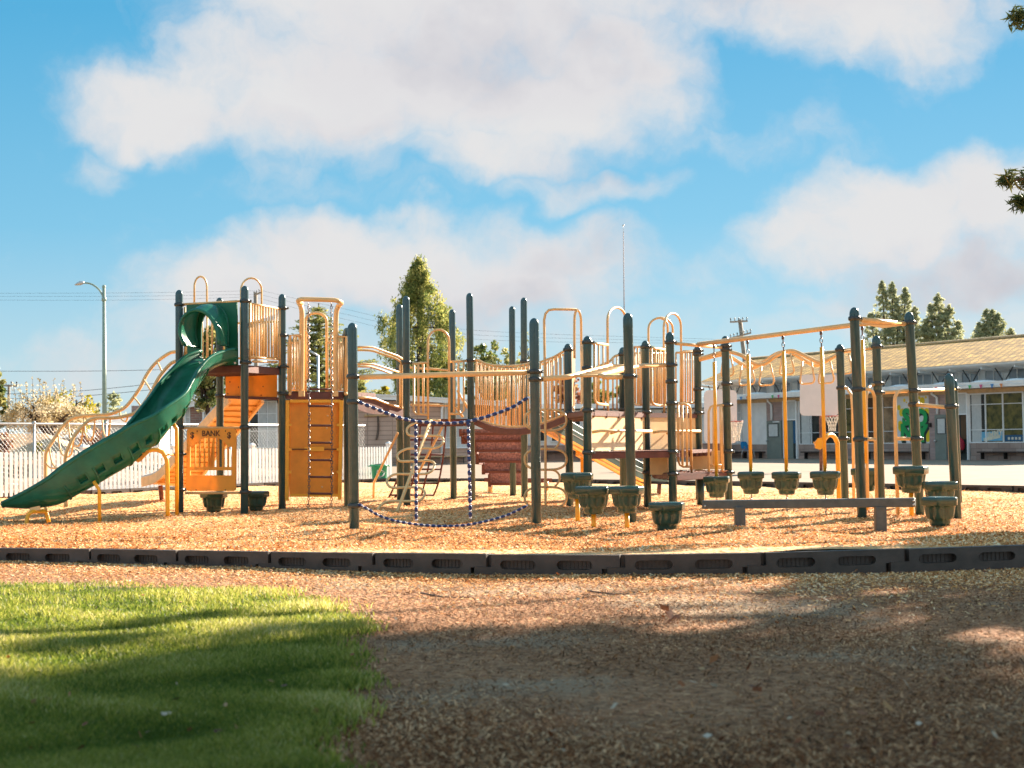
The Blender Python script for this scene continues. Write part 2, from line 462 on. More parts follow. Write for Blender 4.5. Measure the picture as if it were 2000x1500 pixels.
FASC = mat('off_white_fascia', (.86, .83, .78), .6, .08, 2)
TANW = mat('tan_wood_trim', (.62, .40, .20), .7, .15, 4)
GLASS = mat('dark_window_glass', (.045, .045, .04), .12, .3, 1.2, spec=.22, col2=(.012, .016, .014))
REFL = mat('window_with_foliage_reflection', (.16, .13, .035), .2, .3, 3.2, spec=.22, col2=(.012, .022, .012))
CURT = mat('curtain_fabric', (.60, .59, .55), .9, .06, 7)
DOORM = mat('grey_green_door', (.20, .22, .185), .55, .08, 3)
INTER = mat('dim_interior', (.035, .045, .04), .9, .4, .8)
INTBR = mat('dim_brown_interior', (.12, .065, .03), .9, .2, 1)
BLUEI = mat('blue_interior_panel', (.02, .10, .20), .7, .1, 2)
BLACK = mat('black_iron', (.02, .018, .016), .5, .2, 20)
PINKB = mat('backboard_pink_beige', (.84, .68, .59), .6, .04, 2)
NETM = mat('net_cord', (.78, .66, .52), .8, .1, 20)
REDM = mat('red_paint', (.62, .10, .06), .5, .1, 10)
CHAIRB = mat('blue_chair_plastic', (.01, .22, .46), .4, .06, 8)
BINM = mat('green_bin_plastic', (.04, .36, .17), .45, .06, 6)
PACK = mat('red_nylon', (.42, .015, .04), .6, .15, 20)
MURALW = mat('mural_white_ground', (.74, .72, .68), .7, .04, 3)
MURALY = mat('mural_yellow', (.82, .58, .02), .7, .04, 6)
MURALG = mat('mural_green', (.015, .34, .085), .7, .05, 6)
MURALK = mat('mural_black', (.012, .03, .025), .7, .05, 6)
POSTERB = mat('poster_blue', (.16, .44, .62), .6, .1, 6)
POSTERW = mat('poster_cream', (.72, .66, .50), .6, .1, 6)
ASPHD = mat('dark_asphalt', (.055, .055, .058), .9, .2, 4, bump=.3)
BARK = mat('bark', (.16, .11, .08), .9, .35, 8, bump=.5, bscale=20)
BARKD = mat('dark_bark', (.055, .035, .026), .9, .35, 8, bump=.5, bscale=20)
# ------------------------------------------------------------------ the ground
KPX = [(-420, 1094), (-190, 1096), (0, 1098), (180, 1101), (350, 1106), (530, 1112), (733, 1118), (955, 1125), (1213, 1128), (1485, 1126), (1762, 1119), (2030, 1109), (2290, 1098), (2540, 1086)]
KTOP = [1067, 1069, 1070, 1072, 1075, 1078, 1081, 1083, 1084, 1080, 1072, 1063, 1055, 1047]
KJ = [G(x, y) for x, y in KPX]                        # kerb joints on the ground
KZ = []
for (x, y), yt, p in zip(KPX, KTOP, KJ): KZ.append(W(x, yt, p.y).z)
KX = np.array([p.x for p in KJ]); KY = np.array([p.y for p in KJ]); KT = np.array(KZ)
FPXL = [(-420, 1001), (-150, 985), (0, 975), (170, 969), (530, 952), (760, 943), (1000, 944), (1400, 950), (1650, 955), (2000, 962), (2300, 968), (2540, 972)]
FJ = [G(x, y) for x, y in FPXL]
def gz(X, Y):
    """height of the wood chip bed: a little banked against the kerb, gently lumpy"""
    X = np.asarray(X, dtype=float); Y = np.asarray(Y, dtype=float)
    d = Y - np.interp(X, KX, KY)
    t = np.clip(1 - d / 4.2, 0, 1); t = t * t * (3 - 2 * t)
    top = np.interp(X, KX, KT) - 0.035
    lump = .034 * np.sin(1.7 * X + 0.6 * np.sin(1.1 * Y)) * np.sin(1.3 * Y + 0.5) + .018 * np.sin(4.1 * X + 1) * np.sin(3.3 * Y + .3 * X)
    return t * top + lump * (1 - t * .6)
def ground_mat(name, cols, scale, detail_scale, bump, rough=0.95, patch=None, patch_scale=0.5, patch_lo=.5, patch_hi=.62):
    m = bpy.data.materials.new(name); m.use_nodes = True
    nt = m.node_tree; nt.nodes.clear()
    o = nt.nodes.new('ShaderNodeOutputMaterial'); p = nt.nodes.new('ShaderNodeBsdfPrincipled'); nt.links.new(p.outputs[0], o.inputs['Surface'])
    tc = nt.nodes.new('ShaderNodeTexCoord')
    v = nt.nodes.new('ShaderNodeTexVoronoi'); v.inputs['Scale'].default_value = detail_scale; nt.links.new(tc.outputs['Object'], v.inputs['Vector'])
    sp = nt.nodes.new('ShaderNodeSeparateColor'); nt.links.new(v.outputs['Color'], sp.inputs[0])
    nz = nt.nodes.new('ShaderNodeTexNoise'); nz.inputs['Scale'].default_value = scale; nz.inputs['Detail'].default_value = 8; nz.inputs['Roughness'].default_value = .7; nt.links.new(tc.outputs['Object'], nz.inputs['Vector'])
    ad = nt.nodes.new('ShaderNodeMath'); ad.operation = 'MULTIPLY_ADD'; ad.inputs[1].default_value = .5; nt.links.new(sp.outputs[0], ad.inputs[0])
    m2 = nt.nodes.new('ShaderNodeMath'); m2.operation = 'MULTIPLY'; m2.inputs[1].default_value = .55; nt.links.new(nz.outputs['Fac'], m2.inputs[0]); nt.links.new(m2.outputs[0], ad.inputs[2])
    r = nt.nodes.new('ShaderNodeValToRGB'); el = r.color_ramp.elements
    while len(el) < len(cols): el.new(.5)
    for i, (e, c) in enumerate(zip(el, cols)): e.position = .12 + .7 * i / (len(cols) - 1); e.color = (*c, 1)
    nt.links.new(ad.outputs[0], r.inputs[0])
    colout = r.outputs[0]
    if patch:
        n3 = nt.nodes.new('ShaderNodeTexNoise'); n3.inputs['Scale'].default_value = patch_scale; n3.inputs['Detail'].default_value = 5; nt.links.new(tc.outputs['Object'], n3.inputs['Vector'])
        mr_ = nt.nodes.new('ShaderNodeMapRange'); mr_.inputs[1].default_value = patch_lo; mr_.inputs[2].default_value = patch_hi; nt.links.new(n3.outputs['Fac'], mr_.inputs[0])
        mx = nt.nodes.new('ShaderNodeMix'); mx.data_type = 'RGBA'; nt.links.new(mr_.outputs[0], mx.inputs[0]); nt.links.new(colout, mx.inputs[6]); mx.inputs[7].default_value = (*patch, 1); colout = mx.outputs[2]
    nt.links.new(colout, p.inputs['Base Color']); p.inputs['Roughness'].default_value = rough; p.inputs['Specular IOR Level'].default_value = .2
    b = nt.nodes.new('ShaderNodeBump'); b.inputs['Strength'].default_value = bump; b.inputs['Distance'].default_value = .03
    nt.links.new(v.outputs['Distance'], b.inputs['Height']); nt.links.new(b.outputs[0], p.inputs['Normal'])
    MAT[name] = m
    return m
CHIPG = ground_mat('wood_chip_bed', [(.38, .165, .055), (.74, .40, .17), (.90, .57, .29)], 2.6, 20, .9)
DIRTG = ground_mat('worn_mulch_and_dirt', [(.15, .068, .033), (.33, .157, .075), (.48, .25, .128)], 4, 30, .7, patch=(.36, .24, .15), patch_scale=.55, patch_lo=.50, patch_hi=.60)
SOIL = ground_mat('lawn_soil', [(.09, .075, .03), (.14, .13, .04)], 4, 40, .5)
COURTG = ground_mat('pale_court_paving', [(.235, .178, .132), (.275, .205, .15), (.305, .23, .168)], .35, 1.5, .04)
FIELD = ground_mat('distant_ground', [(.22, .18, .11), (.28, .24, .15)], .2, 2, .2)
def grid(name, fn, us, vs, m, kind='structure'):
    pts = [fn(u, v) for v in vs for u in us]
    nu = len(us)
    q = [(j * nu + i, j * nu + i + 1, (j + 1) * nu + i + 1, (j + 1) * nu + i) for j in range(len(vs) - 1) for i in range(nu - 1)]
    o = np_mesh(name, pts, q, m)
    o.data.polygons.foreach_set('use_smooth', [True] * len(q))
    return tag(o, kind=kind)
grid('ground', lambda u, v: (u, v, -0.12), list(np.linspace(-3000, 3000, 13)), list(np.linspace(-600, 4500, 12)), FIELD)
# worn mulch between the lawn and the kerb
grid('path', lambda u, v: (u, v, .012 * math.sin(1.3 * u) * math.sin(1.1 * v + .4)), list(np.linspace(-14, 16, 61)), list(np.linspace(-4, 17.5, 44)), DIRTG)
fx = np.array([p.x for p in FJ]); fy = np.array([p.y for p in FJ])
ft = np.linspace(0, 1, len(FJ))
def bed(u, v):
    kx = np.interp(u, np.linspace(0, 1, len(KJ)), KX); ky = np.interp(kx, KX, KY) + .05
    qx = np.interp(u, ft, fx); qy = np.interp(u, ft, fy)
    t = v
    X = kx + (qx - kx) * t; Y = ky + (qy - ky) * t
    return (X, Y, float(gz(X, Y)) + .03)
grid('wood_chip_ground', bed, list(np.linspace(0, 1, 140)), list(np.linspace(0, 1, 90) ** 1.25), CHIPG)
def court(u, v):
    qx = np.interp(u, ft, fx); qy = np.interp(u, ft, fy) - .1
    X = qx + (u - .5) * 160 * v; Y = qy + (110 - qy) * v
    return (X, Y, .02 + max(0, Y - 34) * .003)
grid('court', court, list(np.linspace(0, 1, 40)), list(np.linspace(0, 1, 30)), COURTG)
# the lawn at the left of the foreground
LAWNPX = [(-500, 1150), (0, 1142), (150, 1144), (300, 1147), (440, 1152), (560, 1163), (640, 1178), (690, 1192), (728, 1214), (722, 1240), (700, 1270), (700, 1300), (672, 1350), (668, 1400), (640, 1450), (610, 1500), (560, 1600), (420, 1900)]
LAWN = [G(x, y) for x, y in LAWNPX]
lawn_out = LAWN + [Vector((LAWN[-1].x - .3, 0.3, 0)), Vector((-12, 0.3, 0)), Vector((-12, LAWN[0].y, 0))]
mb = MB()
mb.slab([p + Vector((-.22 if i < len(LAWN) else 0, -.1 if i < 9 else 0, .012)) for i, p in enumerate(lawn_out)], (0, 0, -.03))
tag(mb.build('lawn_soil', SOIL), kind='structure')

def inside(poly, X, Y):
    res = np.zeros(len(X), bool)
    n = len(poly)
    for i in range(n):
        a, b = poly[i], poly[(i + 1) % n]
        c = ((a.y > Y) != (b.y > Y)) & (X < (b.x - a.x) * (Y - a.y) / ((b.y - a.y) or 1e-9) + a.x)
        res ^= c
    return res
def blades(name, X, Y, Z0, hmin, hmax, w, m, lean=.5):
    n = len(X)
    pn = np.sin(2.3 * X + 1.7 * np.sin(1.9 * Y + .5)) * np.sin(2.9 * Y + 1.1 * np.sin(2.6 * X)) + .5 * np.sin(7.1 * X + 2 * np.sin(3 * Y)) * np.sin(6.3 * Y)
    a = RNG.uniform(0, 2 * math.pi, n); h = RNG.uniform(hmin, hmax, n) * np.clip(.9 + .35 * pn, .45, 1.5); l = RNG.uniform(.1, lean, n) * h
    b = RNG.uniform(0, 2 * math.pi, n)
    dx, dy = np.cos(a) * w / 2, np.sin(a) * w / 2
    base = np.stack([X, Y, Z0], 1)
    lx, ly = np.cos(b) * l, np.sin(b) * l
    side = np.stack([dx, dy, np.zeros(n)], 1)
    mid = base + np.stack([lx * .35, ly * .35, h * .6], 1); tip = base + np.stack([lx, ly, h], 1)
    v = np.stack([base - side, base + side, mid + side * .75, mid - side * .75, tip + side * .12, tip - side * .12], 1).reshape(-1, 3)
    i = np.arange(n)[:, None] * 6
    q = np.concatenate([i + np.array([[0, 1, 2, 3]]), i + np.array([[3, 2, 4, 5]])], 0)
    pn = np.sin(2.3 * X + 1.7 * np.sin(1.9 * Y + .5)) * np.sin(2.9 * Y + 1.1 * np.sin(2.6 * X)) + .5 * np.sin(7.1 * X + 2 * np.sin(3 * Y)) * np.sin(6.3 * Y)
    r = np.clip(.38 + .30 * pn + RNG.normal(0, .22, n), 0, 1)
    return np_mesh(name, v, q, m, rnd=np.concatenate([r, r]))
GRASSM = leaf_mat('grass_blades', [(.09, .14, .018), (.24, .28, .04), (.45, .42, .085), (.70, .61, .27)], trans=.55, rough=.5)
N = 330000
yy = 1140 + 420 * RNG.random(N) ** 0.75; xx = RNG.uniform(-60, 740, N)
d0 = np.array([_F.x, _F.y, _F.z])[None, :] + np.array(_R)[None, :] * ((xx - 1000) / FPX)[:, None] + np.array(_U)[None, :] * ((750 - yy) / FPX)[:, None]
k = -CAM_H / d0[:, 2]
gX = d0[:, 0] * k + RNG.normal(0, .05, N); gY = d0[:, 1] * k + RNG.normal(0, .05, N)
rag = .22 * np.sin(5.1 * gY + 1.5 * np.sin(2.7 * gY)) * np.sin(1.9 * gY + 1)
ok_ = inside(lawn_out, gX + .06 + rag * .6 + RNG.normal(0, .10, N), gY + .10 * np.sin(4.3 * gX) + RNG.normal(0, .10, N))
# tufts: thinner and shorter patches here and there
tuft = np.sin(3.1 * gX + 1.3 * np.sin(2.2 * gY)) * np.sin(2.7 * gY + .8 * np.sin(3.3 * gX))
ok_ &= RNG.random(N) < (.72 + .3 * tuft)
gX, gY = gX[ok_], gY[ok_]
tag(blades('grass', gX, gY, np.full(len(gX), .014), .016, .055, .0080, GRASSM, 1.0), kind='stuff')

def chips(name, X, Y, Z0, lmin, lmax, wmin, wmax, m, tilt=.5, up=.012, fresh_lit=0.0):
    n = len(X)
    a = RNG.uniform(0, 2 * math.pi, n); L = RNG.uniform(lmin, lmax, n) / 2; w = RNG.uniform(wmin, wmax, n) / 2
    ti = RNG.normal(0, tilt, n); ro = RNG.normal(0, tilt, n)
    u = np.stack([np.cos(a) * np.cos(ti), np.sin(a) * np.cos(ti), np.sin(ti)], 1)
    s_ = np.stack([-np.sin(a) * np.cos(ro), np.cos(a) * np.cos(ro), np.sin(ro)], 1)
    c = np.stack([X, Y, Z0 + up * RNG.random(n) + np.abs(np.sin(ti)) * L * .6], 1)
    v = np.stack([c - u * L[:, None] - s_ * w[:, None], c + u * L[:, None] * .8 - s_ * w[:, None] * 1.1, c + u * L[:, None] + s_ * w[:, None] * .8, c - u * L[:, None] * .85 + s_ * w[:, None]], 1).reshape(-1, 3)
    q = np.arange(n * 4).reshape(n, 4)
    age = .5 * np.sin(1.1 * X + 2.1 * np.sin(.7 * Y)) * np.sin(.9 * Y + 1.3 * np.sin(1.2 * X)) + .35 * np.sin(4.3 * X + Y) * np.sin(3.7 * Y - X)
    return np_mesh(name, v, q, m, rnd=np.clip(RNG.random(n) + .22 * age + fresh_lit * np.exp(-np.maximum(0, np.interp(X, KX, KY) - Y) / .8), 0, 1))  # paler towards the kerb: fresh chips plus sunlight put into the colour
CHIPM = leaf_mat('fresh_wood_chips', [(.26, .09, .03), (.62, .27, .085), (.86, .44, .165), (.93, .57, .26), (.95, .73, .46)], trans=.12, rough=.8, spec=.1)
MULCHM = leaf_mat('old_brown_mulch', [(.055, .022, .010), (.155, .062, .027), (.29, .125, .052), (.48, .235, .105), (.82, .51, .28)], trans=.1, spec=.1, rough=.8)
N = 300000
yy = 955 + 140 * RNG.random(N) ** .8; xx = RNG.uniform(-60, 2060, N)
d0 = np.array(_F)[None, :] + np.array(_R)[None, :] * ((xx - 1000) / FPX)[:, None] + np.array(_U)[None, :] * ((750 - yy) / FPX)[:, None]
k = -(CAM_H - .04) / d0[:, 2]
cX = d0[:, 0] * k + RNG.normal(0, .15, N); cY = d0[:, 1] * k + RNG.normal(0, .3, N)
ok_ = (cY > np.interp(cX, KX, KY) + .12) & (cY < np.interp(cX, fx, fy) - .25)
cX, cY = cX[ok_], cY[ok_]
tag(chips('wood_chips', cX, cY, gz(cX, cY) + .03, .016, .058, .007, .018, CHIPM, .26, .014), kind='stuff')
N = 230000
yy = 1095 + 470 * RNG.random(N) ** .9; xx = RNG.uniform(-60, 2080, N)
d0 = np.array(_F)[None, :] + np.array(_R)[None, :] * ((xx - 1000) / FPX)[:, None] + np.array(_U)[None, :] * ((750 - yy) / FPX)[:, None]
k = -CAM_H / d0[:, 2]
cX = d0[:, 0] * k + RNG.normal(0, .06, N); cY = d0[:, 1] * k + RNG.normal(0, .08, N)
bare = np.sin(.9 * cX + 1.0) * np.sin(1.1 * cY + .6 * cX) + .35 * np.sin(3.1 * cX) * np.sin(2.3 * cY)
ok_ = (cY < np.interp(cX, KX, KY) - .02) & ~inside(lawn_out, cX + .1, cY) & (RNG.random(N) < np.clip(.75 - .65 * bare, .1, 1))
cX, cY = cX[ok_], cY[ok_]
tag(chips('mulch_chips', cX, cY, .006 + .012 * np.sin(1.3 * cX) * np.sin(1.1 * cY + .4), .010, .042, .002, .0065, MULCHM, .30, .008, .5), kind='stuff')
# fresh chips added along the kerb, their pale colour brightening the sunlit strip
N = 60000
cX = RNG.uniform(-6.5, 6.5, N); off = RNG.exponential(.75, N); cY = np.interp(cX, KX, KY) - .03 - off
ok_ = ~inside(lawn_out, cX + .15, cY + .25) & (off < 3.2) & (RNG.random(N) < .75 + .35 * np.sin(1.7 * cX + 2 * cY) * np.sin(2.9 * cX - cY))
cX, cY = cX[ok_], cY[ok_]
tag(chips('sunlit_spill_chips', cX, cY, .012 + .012 * np.sin(1.3 * cX) * np.sin(1.1 * cY + .4), .012, .045, .005, .013, CHIPM, .25, .008), kind='stuff')
# dead leaves, bark flakes and twigs on lawn and mulch
LEAFM = leaf_mat('dead_leaves', [(.11, .035, .015), (.30, .10, .035), (.42, .24, .10), (.62, .52, .40)], trans=.2)
N = 170
yy = 1125 + 370 * RNG.random(N); xx = RNG.uniform(-20, 2020, N)
pp = [G(float(x), float(y)) for x, y in zip(xx, yy)]
pp = [p for p in pp if p.y < np.interp(p.x, KX, KY) - .1]
tag(chips('fallen_leaves', np.array([p.x for p in pp]), np.array([p.y for p in pp]), np.full(len(pp), .03), .02, .05, .013, .03, LEAFM, .45, .03), kind='stuff')
def twig(pts, Z, label):
    mb = MB(); q = [G(x, y, .02) for x, y in pts]
    mb.tube(smooth_pts(q, 8), [.008 - .0007 * i for i in range(8)], 6)
    tag(mb.build('fallen_twig', BARK, origin=q[0]), label, 'twig', 'twigs fallen on the mulch')
twig([(1148, 1154), (1195, 1160), (1243, 1160)], 0, 'thin brown twig lying on the shaded mulch below the kerb, further from the grass')
twig([(822, 1158), (870, 1166), (925, 1166)], 0, 'thin twig on the sunlit mulch between the grass edge and the kerb')
mb = MB()
lp = G(1306, 1212, .0)
for i in range(5):
    a = i * 1.3; c = lp + Vector((.03 * math.cos(a), .03 * math.sin(a), .015 + .022 * i)); u = Vector((math.cos(a), math.sin(a), .5)); s_ = Vector((-math.sin(a), math.cos(a), .4))
    mb.add([c - u * .05 - s_ * .012, c - s_ * .03, c + u * .06, c + s_ * .03], [(0, 1, 2, 3)])
LEAF1 = mat('curled_leaf', (.34, .14, .07), .7, .25, 30, trans=.25)
tag(mb.build('curled_dead_leaf', LEAF1, origin=lp), 'large curled brown dead leaf standing alone on the shaded mulch', 'leaf')

# ------------------------------------------------------------------ kerb units
def kerb_mesh():
    mb = MB(); h = .30; T = 0.0
    out_ = [(-.10, -h), (-.10, -.10), (.03, -.10), (.03, 0), (1, 0), (1, -.11), (.868, -.11), (.868, -h)]
    def stad(c):
        r = .036; hw = .135 - r; z0 = -.083; pts = []
        for i in range(9): a = -math.pi / 2 + math.pi * i / 8; pts.append((c + hw + r * math.cos(a), z0 + r * math.sin(a)))
        for i in range(9): a = math.pi / 2 + math.pi * i / 8; pts.append((c - hw + r * math.cos(a), z0 + r * math.sin(a)))
        return pts
    P = lambda l, y: [Vector((u, y, z)) for u, z in l]
    mb.slab(P(out_, -.05), (0, .055, 0), [P(stad(.235), -.05), P(stad(.665), -.05)])
    mb.slab(P([(-.03, -h), (1, -h), (1, -.003), (-.03, -.003)], .005), (0, .05, 0))
    for c in (.235, .665):                                         # ribs inside the hand holds
        for i in range(8): mb.box((c - .105 + i * .03, .002, -.083), (.004, .006, .066))
    return mb
kproto = kerb_mesh().build('kerb_unit', KERB, origin=(0, 0, 0), bevel=.008)
KLAB = {2: 'kerb unit at the photo\'s left edge, below the slide\'s foot', 3: 'kerb unit second from the left, in front of the slide\'s thin bent leg', 4: 'kerb unit in front of the bank panel', 5: 'kerb unit in front of the chain ladder',
        6: 'kerb unit in front of the left post of the blue chain swing', 7: 'kerb unit in front of the right post of the blue chain swing', 8: 'kerb unit in front of the front stepping pods', 9: 'kerb unit in front of the balance beam', 10: 'kerb unit at the right end, in front of the lowest right pod',
        1: 'kerb unit next beyond the left edge', 0: 'far left kerb unit beyond the lawn', 11: 'kerb unit next beyond the right edge', 12: 'last kerb unit beyond the right edge'}
def put_kerb(o, a, b, t):
    d = Vector((b.x - a.x, b.y - a.y, 0))
    o.location = (a.x, a.y, t); o.rotation_euler = (0, 0, math.atan2(d.y, d.x)); o.scale = (d.length, 1, 1)
first = True
for i in range(1, 12):
    o = kproto if first else kproto.copy()
    if not first: COL.objects.link(o)
    first = False
    put_kerb(o, KJ[i], KJ[i + 1], (KZ[i] + KZ[i + 1]) / 2)
    o.rotation_euler.y = -math.atan2(KZ[i + 1] - KZ[i], (KJ[i + 1] - KJ[i]).length)
    tag(o, 'dark plastic ' + KLAB[i], 'kerb', 'kerb units along the front of the chip bed')
def along(pts, step):
    res = [pts[0].copy()]; need = step; prev = pts[0]
    for p in pts[1:]:
        seg = (p - prev).length
        while seg >= need:
            prev = prev + (p - prev).normalized() * need; res.append(prev.copy()); seg = (p - prev).length; need = step
        need -= seg; prev = p
    return res
far_pts = along(FJ, 1.2)
for a, b in zip(far_pts, far_pts[1:]):
    o = kproto.copy(); COL.objects.link(o)
    a2 = a + Vector((0, 0, 0)); put_kerb(o, a2, b, .13)
    o.location.z = .135
    left = (a.x + b.x) / 2 < -3.6
    tag(o, 'dark kerb unit in the far row along the foot of the white fence' if left else 'dark kerb unit in the far row between chips and pale court', 'kerb', 'far kerb units along the fence' if left else 'far kerb units along the court')

# ------------------------------------------------------------------ fences
fa, fb_ = G(-70, 979), G(760, 941)
fd = (fb_ - fa).normalized(); fa = fa - fd * 9.0; fl = (fb_ - fa).length; fnrm = Vector((fd.y, -fd.x, 0))
fence = thing('picket_fence', 'low white picket fence running behind the slide to the recycling bin', 'fence', fa)
post_at = [0.0, 2.7, 5.4, 8.1]
for x in (-10, 162, 338, 491, 640):
    k = (x - 1000) / FPX; t = (k * fa.y - fa.x) / (fd.x - k * fd.y); post_at.append(t)
post_at.append(fl)
post_at = sorted(post_at)
for t in post_at:
    p = fa + fd * t; mb = MB()
    R = Matrix.Rotation(math.atan2(fd.y, fd.x), 3, 'Z')
    mb.box(p + Vector((0, 0, .53)), (.12, .12, 1.16), R); mb.box(p + Vector((0, 0, 1.12)), (.15, .15, .03), R)
    mb.rings([[p + R @ Vector((sx * .06 * q, sy * .06 * q, z)) for sx, sy in ((-1, -1), (1, -1), (1, 1), (-1, 1))] for q, z in ((1.2, 1.137), (.05, 1.19))], smooth=False)
    mb.build('post', WHITEP, fence)
for t0, t1 in zip(post_at, post_at[1:]):
    mb = MB(); R = Matrix.Rotation(math.atan2(fd.y, fd.x), 3, 'Z')
    n = max(2, round((t1 - t0) / .135))
    for z in (.26, .80): mb.beam(fa + fd * (t0 + .06) + Vector((0, 0, z)), fa + fd * (t1 - .06) + Vector((0, 0, z)), .04, .09)
    for i in range(n):
        t = t0 + .06 + (t1 - t0 - .12) * (i + .5) / n
        c = fa + fd * t + fnrm * .034
        w = R @ Vector((.038, 0, 0)); th = fnrm * .022
        o_ = [c - w + Vector((0, 0, .06)), c + w + Vector((0, 0, .06)), c + w + Vector((0, 0, 1.0)), c + w * .5 + Vector((0, 0, 1.035)), c - w * .5 + Vector((0, 0, 1.035)), c - w + Vector((0, 0, 1.0))]
        mb.slab(o_, th)
    mb.build('picket_panel', WHITEP, fence)
cl0 = fa - fnrm * .9; clf = thing('chain_link_fence', 'galvanised chain link fence standing behind the white picket fence', 'fence', cl0)
mb = MB(); mb.tube([cl0 + Vector((0, 0, 1.67)), cl0 + fd * fl + Vector((0, 0, 1.67))], .028, 8); mb.build('top_rail', GALV, clf)
for i in range(11):
    p = cl0 + fd * (fl * (i + .35) / 11); mb = MB(); mb.tube([p + Vector((0, 0, -.1)), p + Vector((0, 0, 1.68))], .028, 8); mb.ball(p + Vector((0, 0, 1.70)), .04); mb.build('post', GALV, clf)
mb = MB(); hgt = 1.55; sp_ = .11
n = int((fl + hgt) / sp_)
for i in range(n):
    for sg in (0, 1):
        a = i * sp_ - (0 if sg else hgt); b = a + hgt
        za, zb = (.1, 1.65) if sg == 0 else (1.65, .1)
        if a < 0: za = za + (zb - za) * (0 - a) / (b - a); a = 0
        if b > fl: zb = za + (zb - za) * (fl - a) / (b - a); b = fl
        if b - a < .05 or a > fl: continue
        mb.tube([cl0 + fd * a + Vector((0, 0, za)), cl0 + fd * b + Vector((0, 0, zb))], .0042, 3, cap=False)
mb.build('wire_mesh', GALV, clf)

# ------------------------------------------------------------------ buildings
class Fac:
    """a straight facade in plan; boxes are given in photo columns and rows, depth d outward"""
    def __init__(s, p1, p2):
        s.p = Vector((p1[0], p1[1], 0)); s.d = (Vector((p2[0], p2[1], 0)) - s.p).normalized()
        n = Vector((s.d.y, -s.d.x, 0)); s.n = n if n.dot(-s.p) > 0 else -n
    def pt(s, x, back=0.0):
        q = s.p - s.n * back; k = (x - 1000) / FPX
        t = (k * q.y - q.x) / (s.d.x - k * s.d.y)
        return q + s.d * t
    def z(s, x, y, back=0.0): return W(x, y, s.pt(x, back).y).z
    def corners(s, x0, x1, y0, y1, d, xr=None, back=0.0):
        xm = (x0 + x1) / 2 if xr is None else xr
        zt, zb = s.z(xm, y0, back), s.z(xm, y1, back)
        a, b = s.pt(x0, back) + s.n * d, s.pt(x1, back) + s.n * d
        return a, b, zb, zt
    def fb(s, mb, x0, x1, y0, y1, d0=0.0, d1=.05, xr=None, back=0.0, zb=None):
        a0, b0, z0, z1 = s.corners(x0, x1, y0, y1, d0, xr, back); a1, b1, _, _ = s.corners(x0, x1, y0, y1, d1, xr, back)
        if zb is not None: z0 = zb
        U = Vector((0, 0, 1))
        mb.hexa([a1 + U * z0, b1 + U * z0, b0 + U * z0, a0 + U * z0, a1 + U * z1, b1 + U * z1, b0 + U * z1, a0 + U * z1])
    def part(s, name, m, parent, *a, **k):
        mb = MB(); s.fb(mb, *a, **k); return mb.build(name, m, parent)
    def window(s, parent, x0, x1, y0, y1, xs=(), ys=(), glass=None, fm=None, w=1.6, xr=None, curtains=(), panes=None):
        """frame with mullions; one pane mesh under it; curtains behind parts of it"""
        fm = fm or WHITEW; mb = MB()
        xr = (x0 + x1) / 2 if xr is None else xr
        for y in (y0, y1): s.fb(mb, x0 - w / 2, x1 + w / 2, y - w / 2, y + w / 2, .0, .10, xr)
        for x in (x0, x1): s.fb(mb, x - w / 2, x + w / 2, y0 + w / 2, y1 - w / 2, .0, .095, xr)
        for x in xs: s.fb(mb, x - w * .42, x + w * .42, y0 + w / 2, y1 - w / 2, .0, .085, xr)
        for y in ys: s.fb(mb, x0 + w / 2, x1 - w / 2, y - w * .34, y + w * .34, .0, .075, xr)
        f = mb.build('window', fm, parent)
        if panes:
            for (a, b, c, d_, m) in panes: s.part('pane', m, f, a, b, c, d_, .004, .03, xr)
        else: s.part('pane', glass or GLASS, f, x0, x1, y0, y1, .004, .03, xr)
        for (a, b, c, d_) in curtains:
            mb = MB(); n = max(3, int((b - a) / 1.6)); A, B, zb, zt = s.corners(a, b, c, d_, .036, xr)
            top, bot = [], []
            for i in range(2 * n + 1):
                p = A + (B - A) * (i / (2 * n)) + s.n * (.022 if i % 2 else 0)
                top.append(p + Vector((0, 0, zt))); bot.append(p + Vector((0, 0, zb)))
            m_ = len(top); mb.add(bot + top, [(i, i + 1, m_ + i + 1, m_ + i) for i in range(m_ - 1)], True)
            mb.build('curtain', CURT, f)
        return f
U_ = Vector((0, 0, 1))
# --- the left wing, facing the camera
LF = Fac((-60, 74), (60, 74))
BR_L = brick_mat('rose_brick_left', (.30, .15, .12), (.42, .25, .20), (.42, .36, .31), (1, 0, 0), .42, .12, .015)
BLK_L = brick_mat('tan_block_left', (.60, .41, .31), (.55, .37, .28), (.36, .24, .18), (1, 0, 0), 1.2, .22, .018, off=0.0, wear=.12)
lw = thing('school_wing', 'low cream and brick school wing with white flat fascia, behind the picket fence', 'building', LF.pt(620))
mb = MB(); a, b = LF.pt(355), LF.pt(1010)
zt = LF.z(640, 790)
mb.box(((a.x + b.x) / 2, 78.02, 1.5), (b.x - a.x, 8, 3.3)); mb.build('wall', CREAM, lw)
for x0, x1, y0, y1, m, nm in ((372, 398, 792, 900, BR_L, 'brick_pier'), (548, 560, 786, 905, BR_L, 'brick_pier'), (684, 862, 783, 908, BLK_L, 'block_wall'), (868, 1010, 872, 908, BLK_L, 'low_block_wall')):
    LF.part(nm, m, lw, x0, x1, y0, y1, 0, .12, zb=-.1)
prof = [(352, 790), (425, 777.5), (540, 772), (640, 768.5), (772, 773), (910, 781), (1016, 787)]
mb = MB()
for (xa, ya), (xb, yb) in zip(prof, prof[1:]):
    A, B = W(xa, ya, 73.3), W(xb, yb, 73.3); A2, B2 = A + Vector((0, 10, .1)), B + Vector((0, 10, .1)); t = Vector((0, 0, -.20))
    mb.hexa([A + t, B + t, B2 + t, A2 + t, A, B, B2, A2])
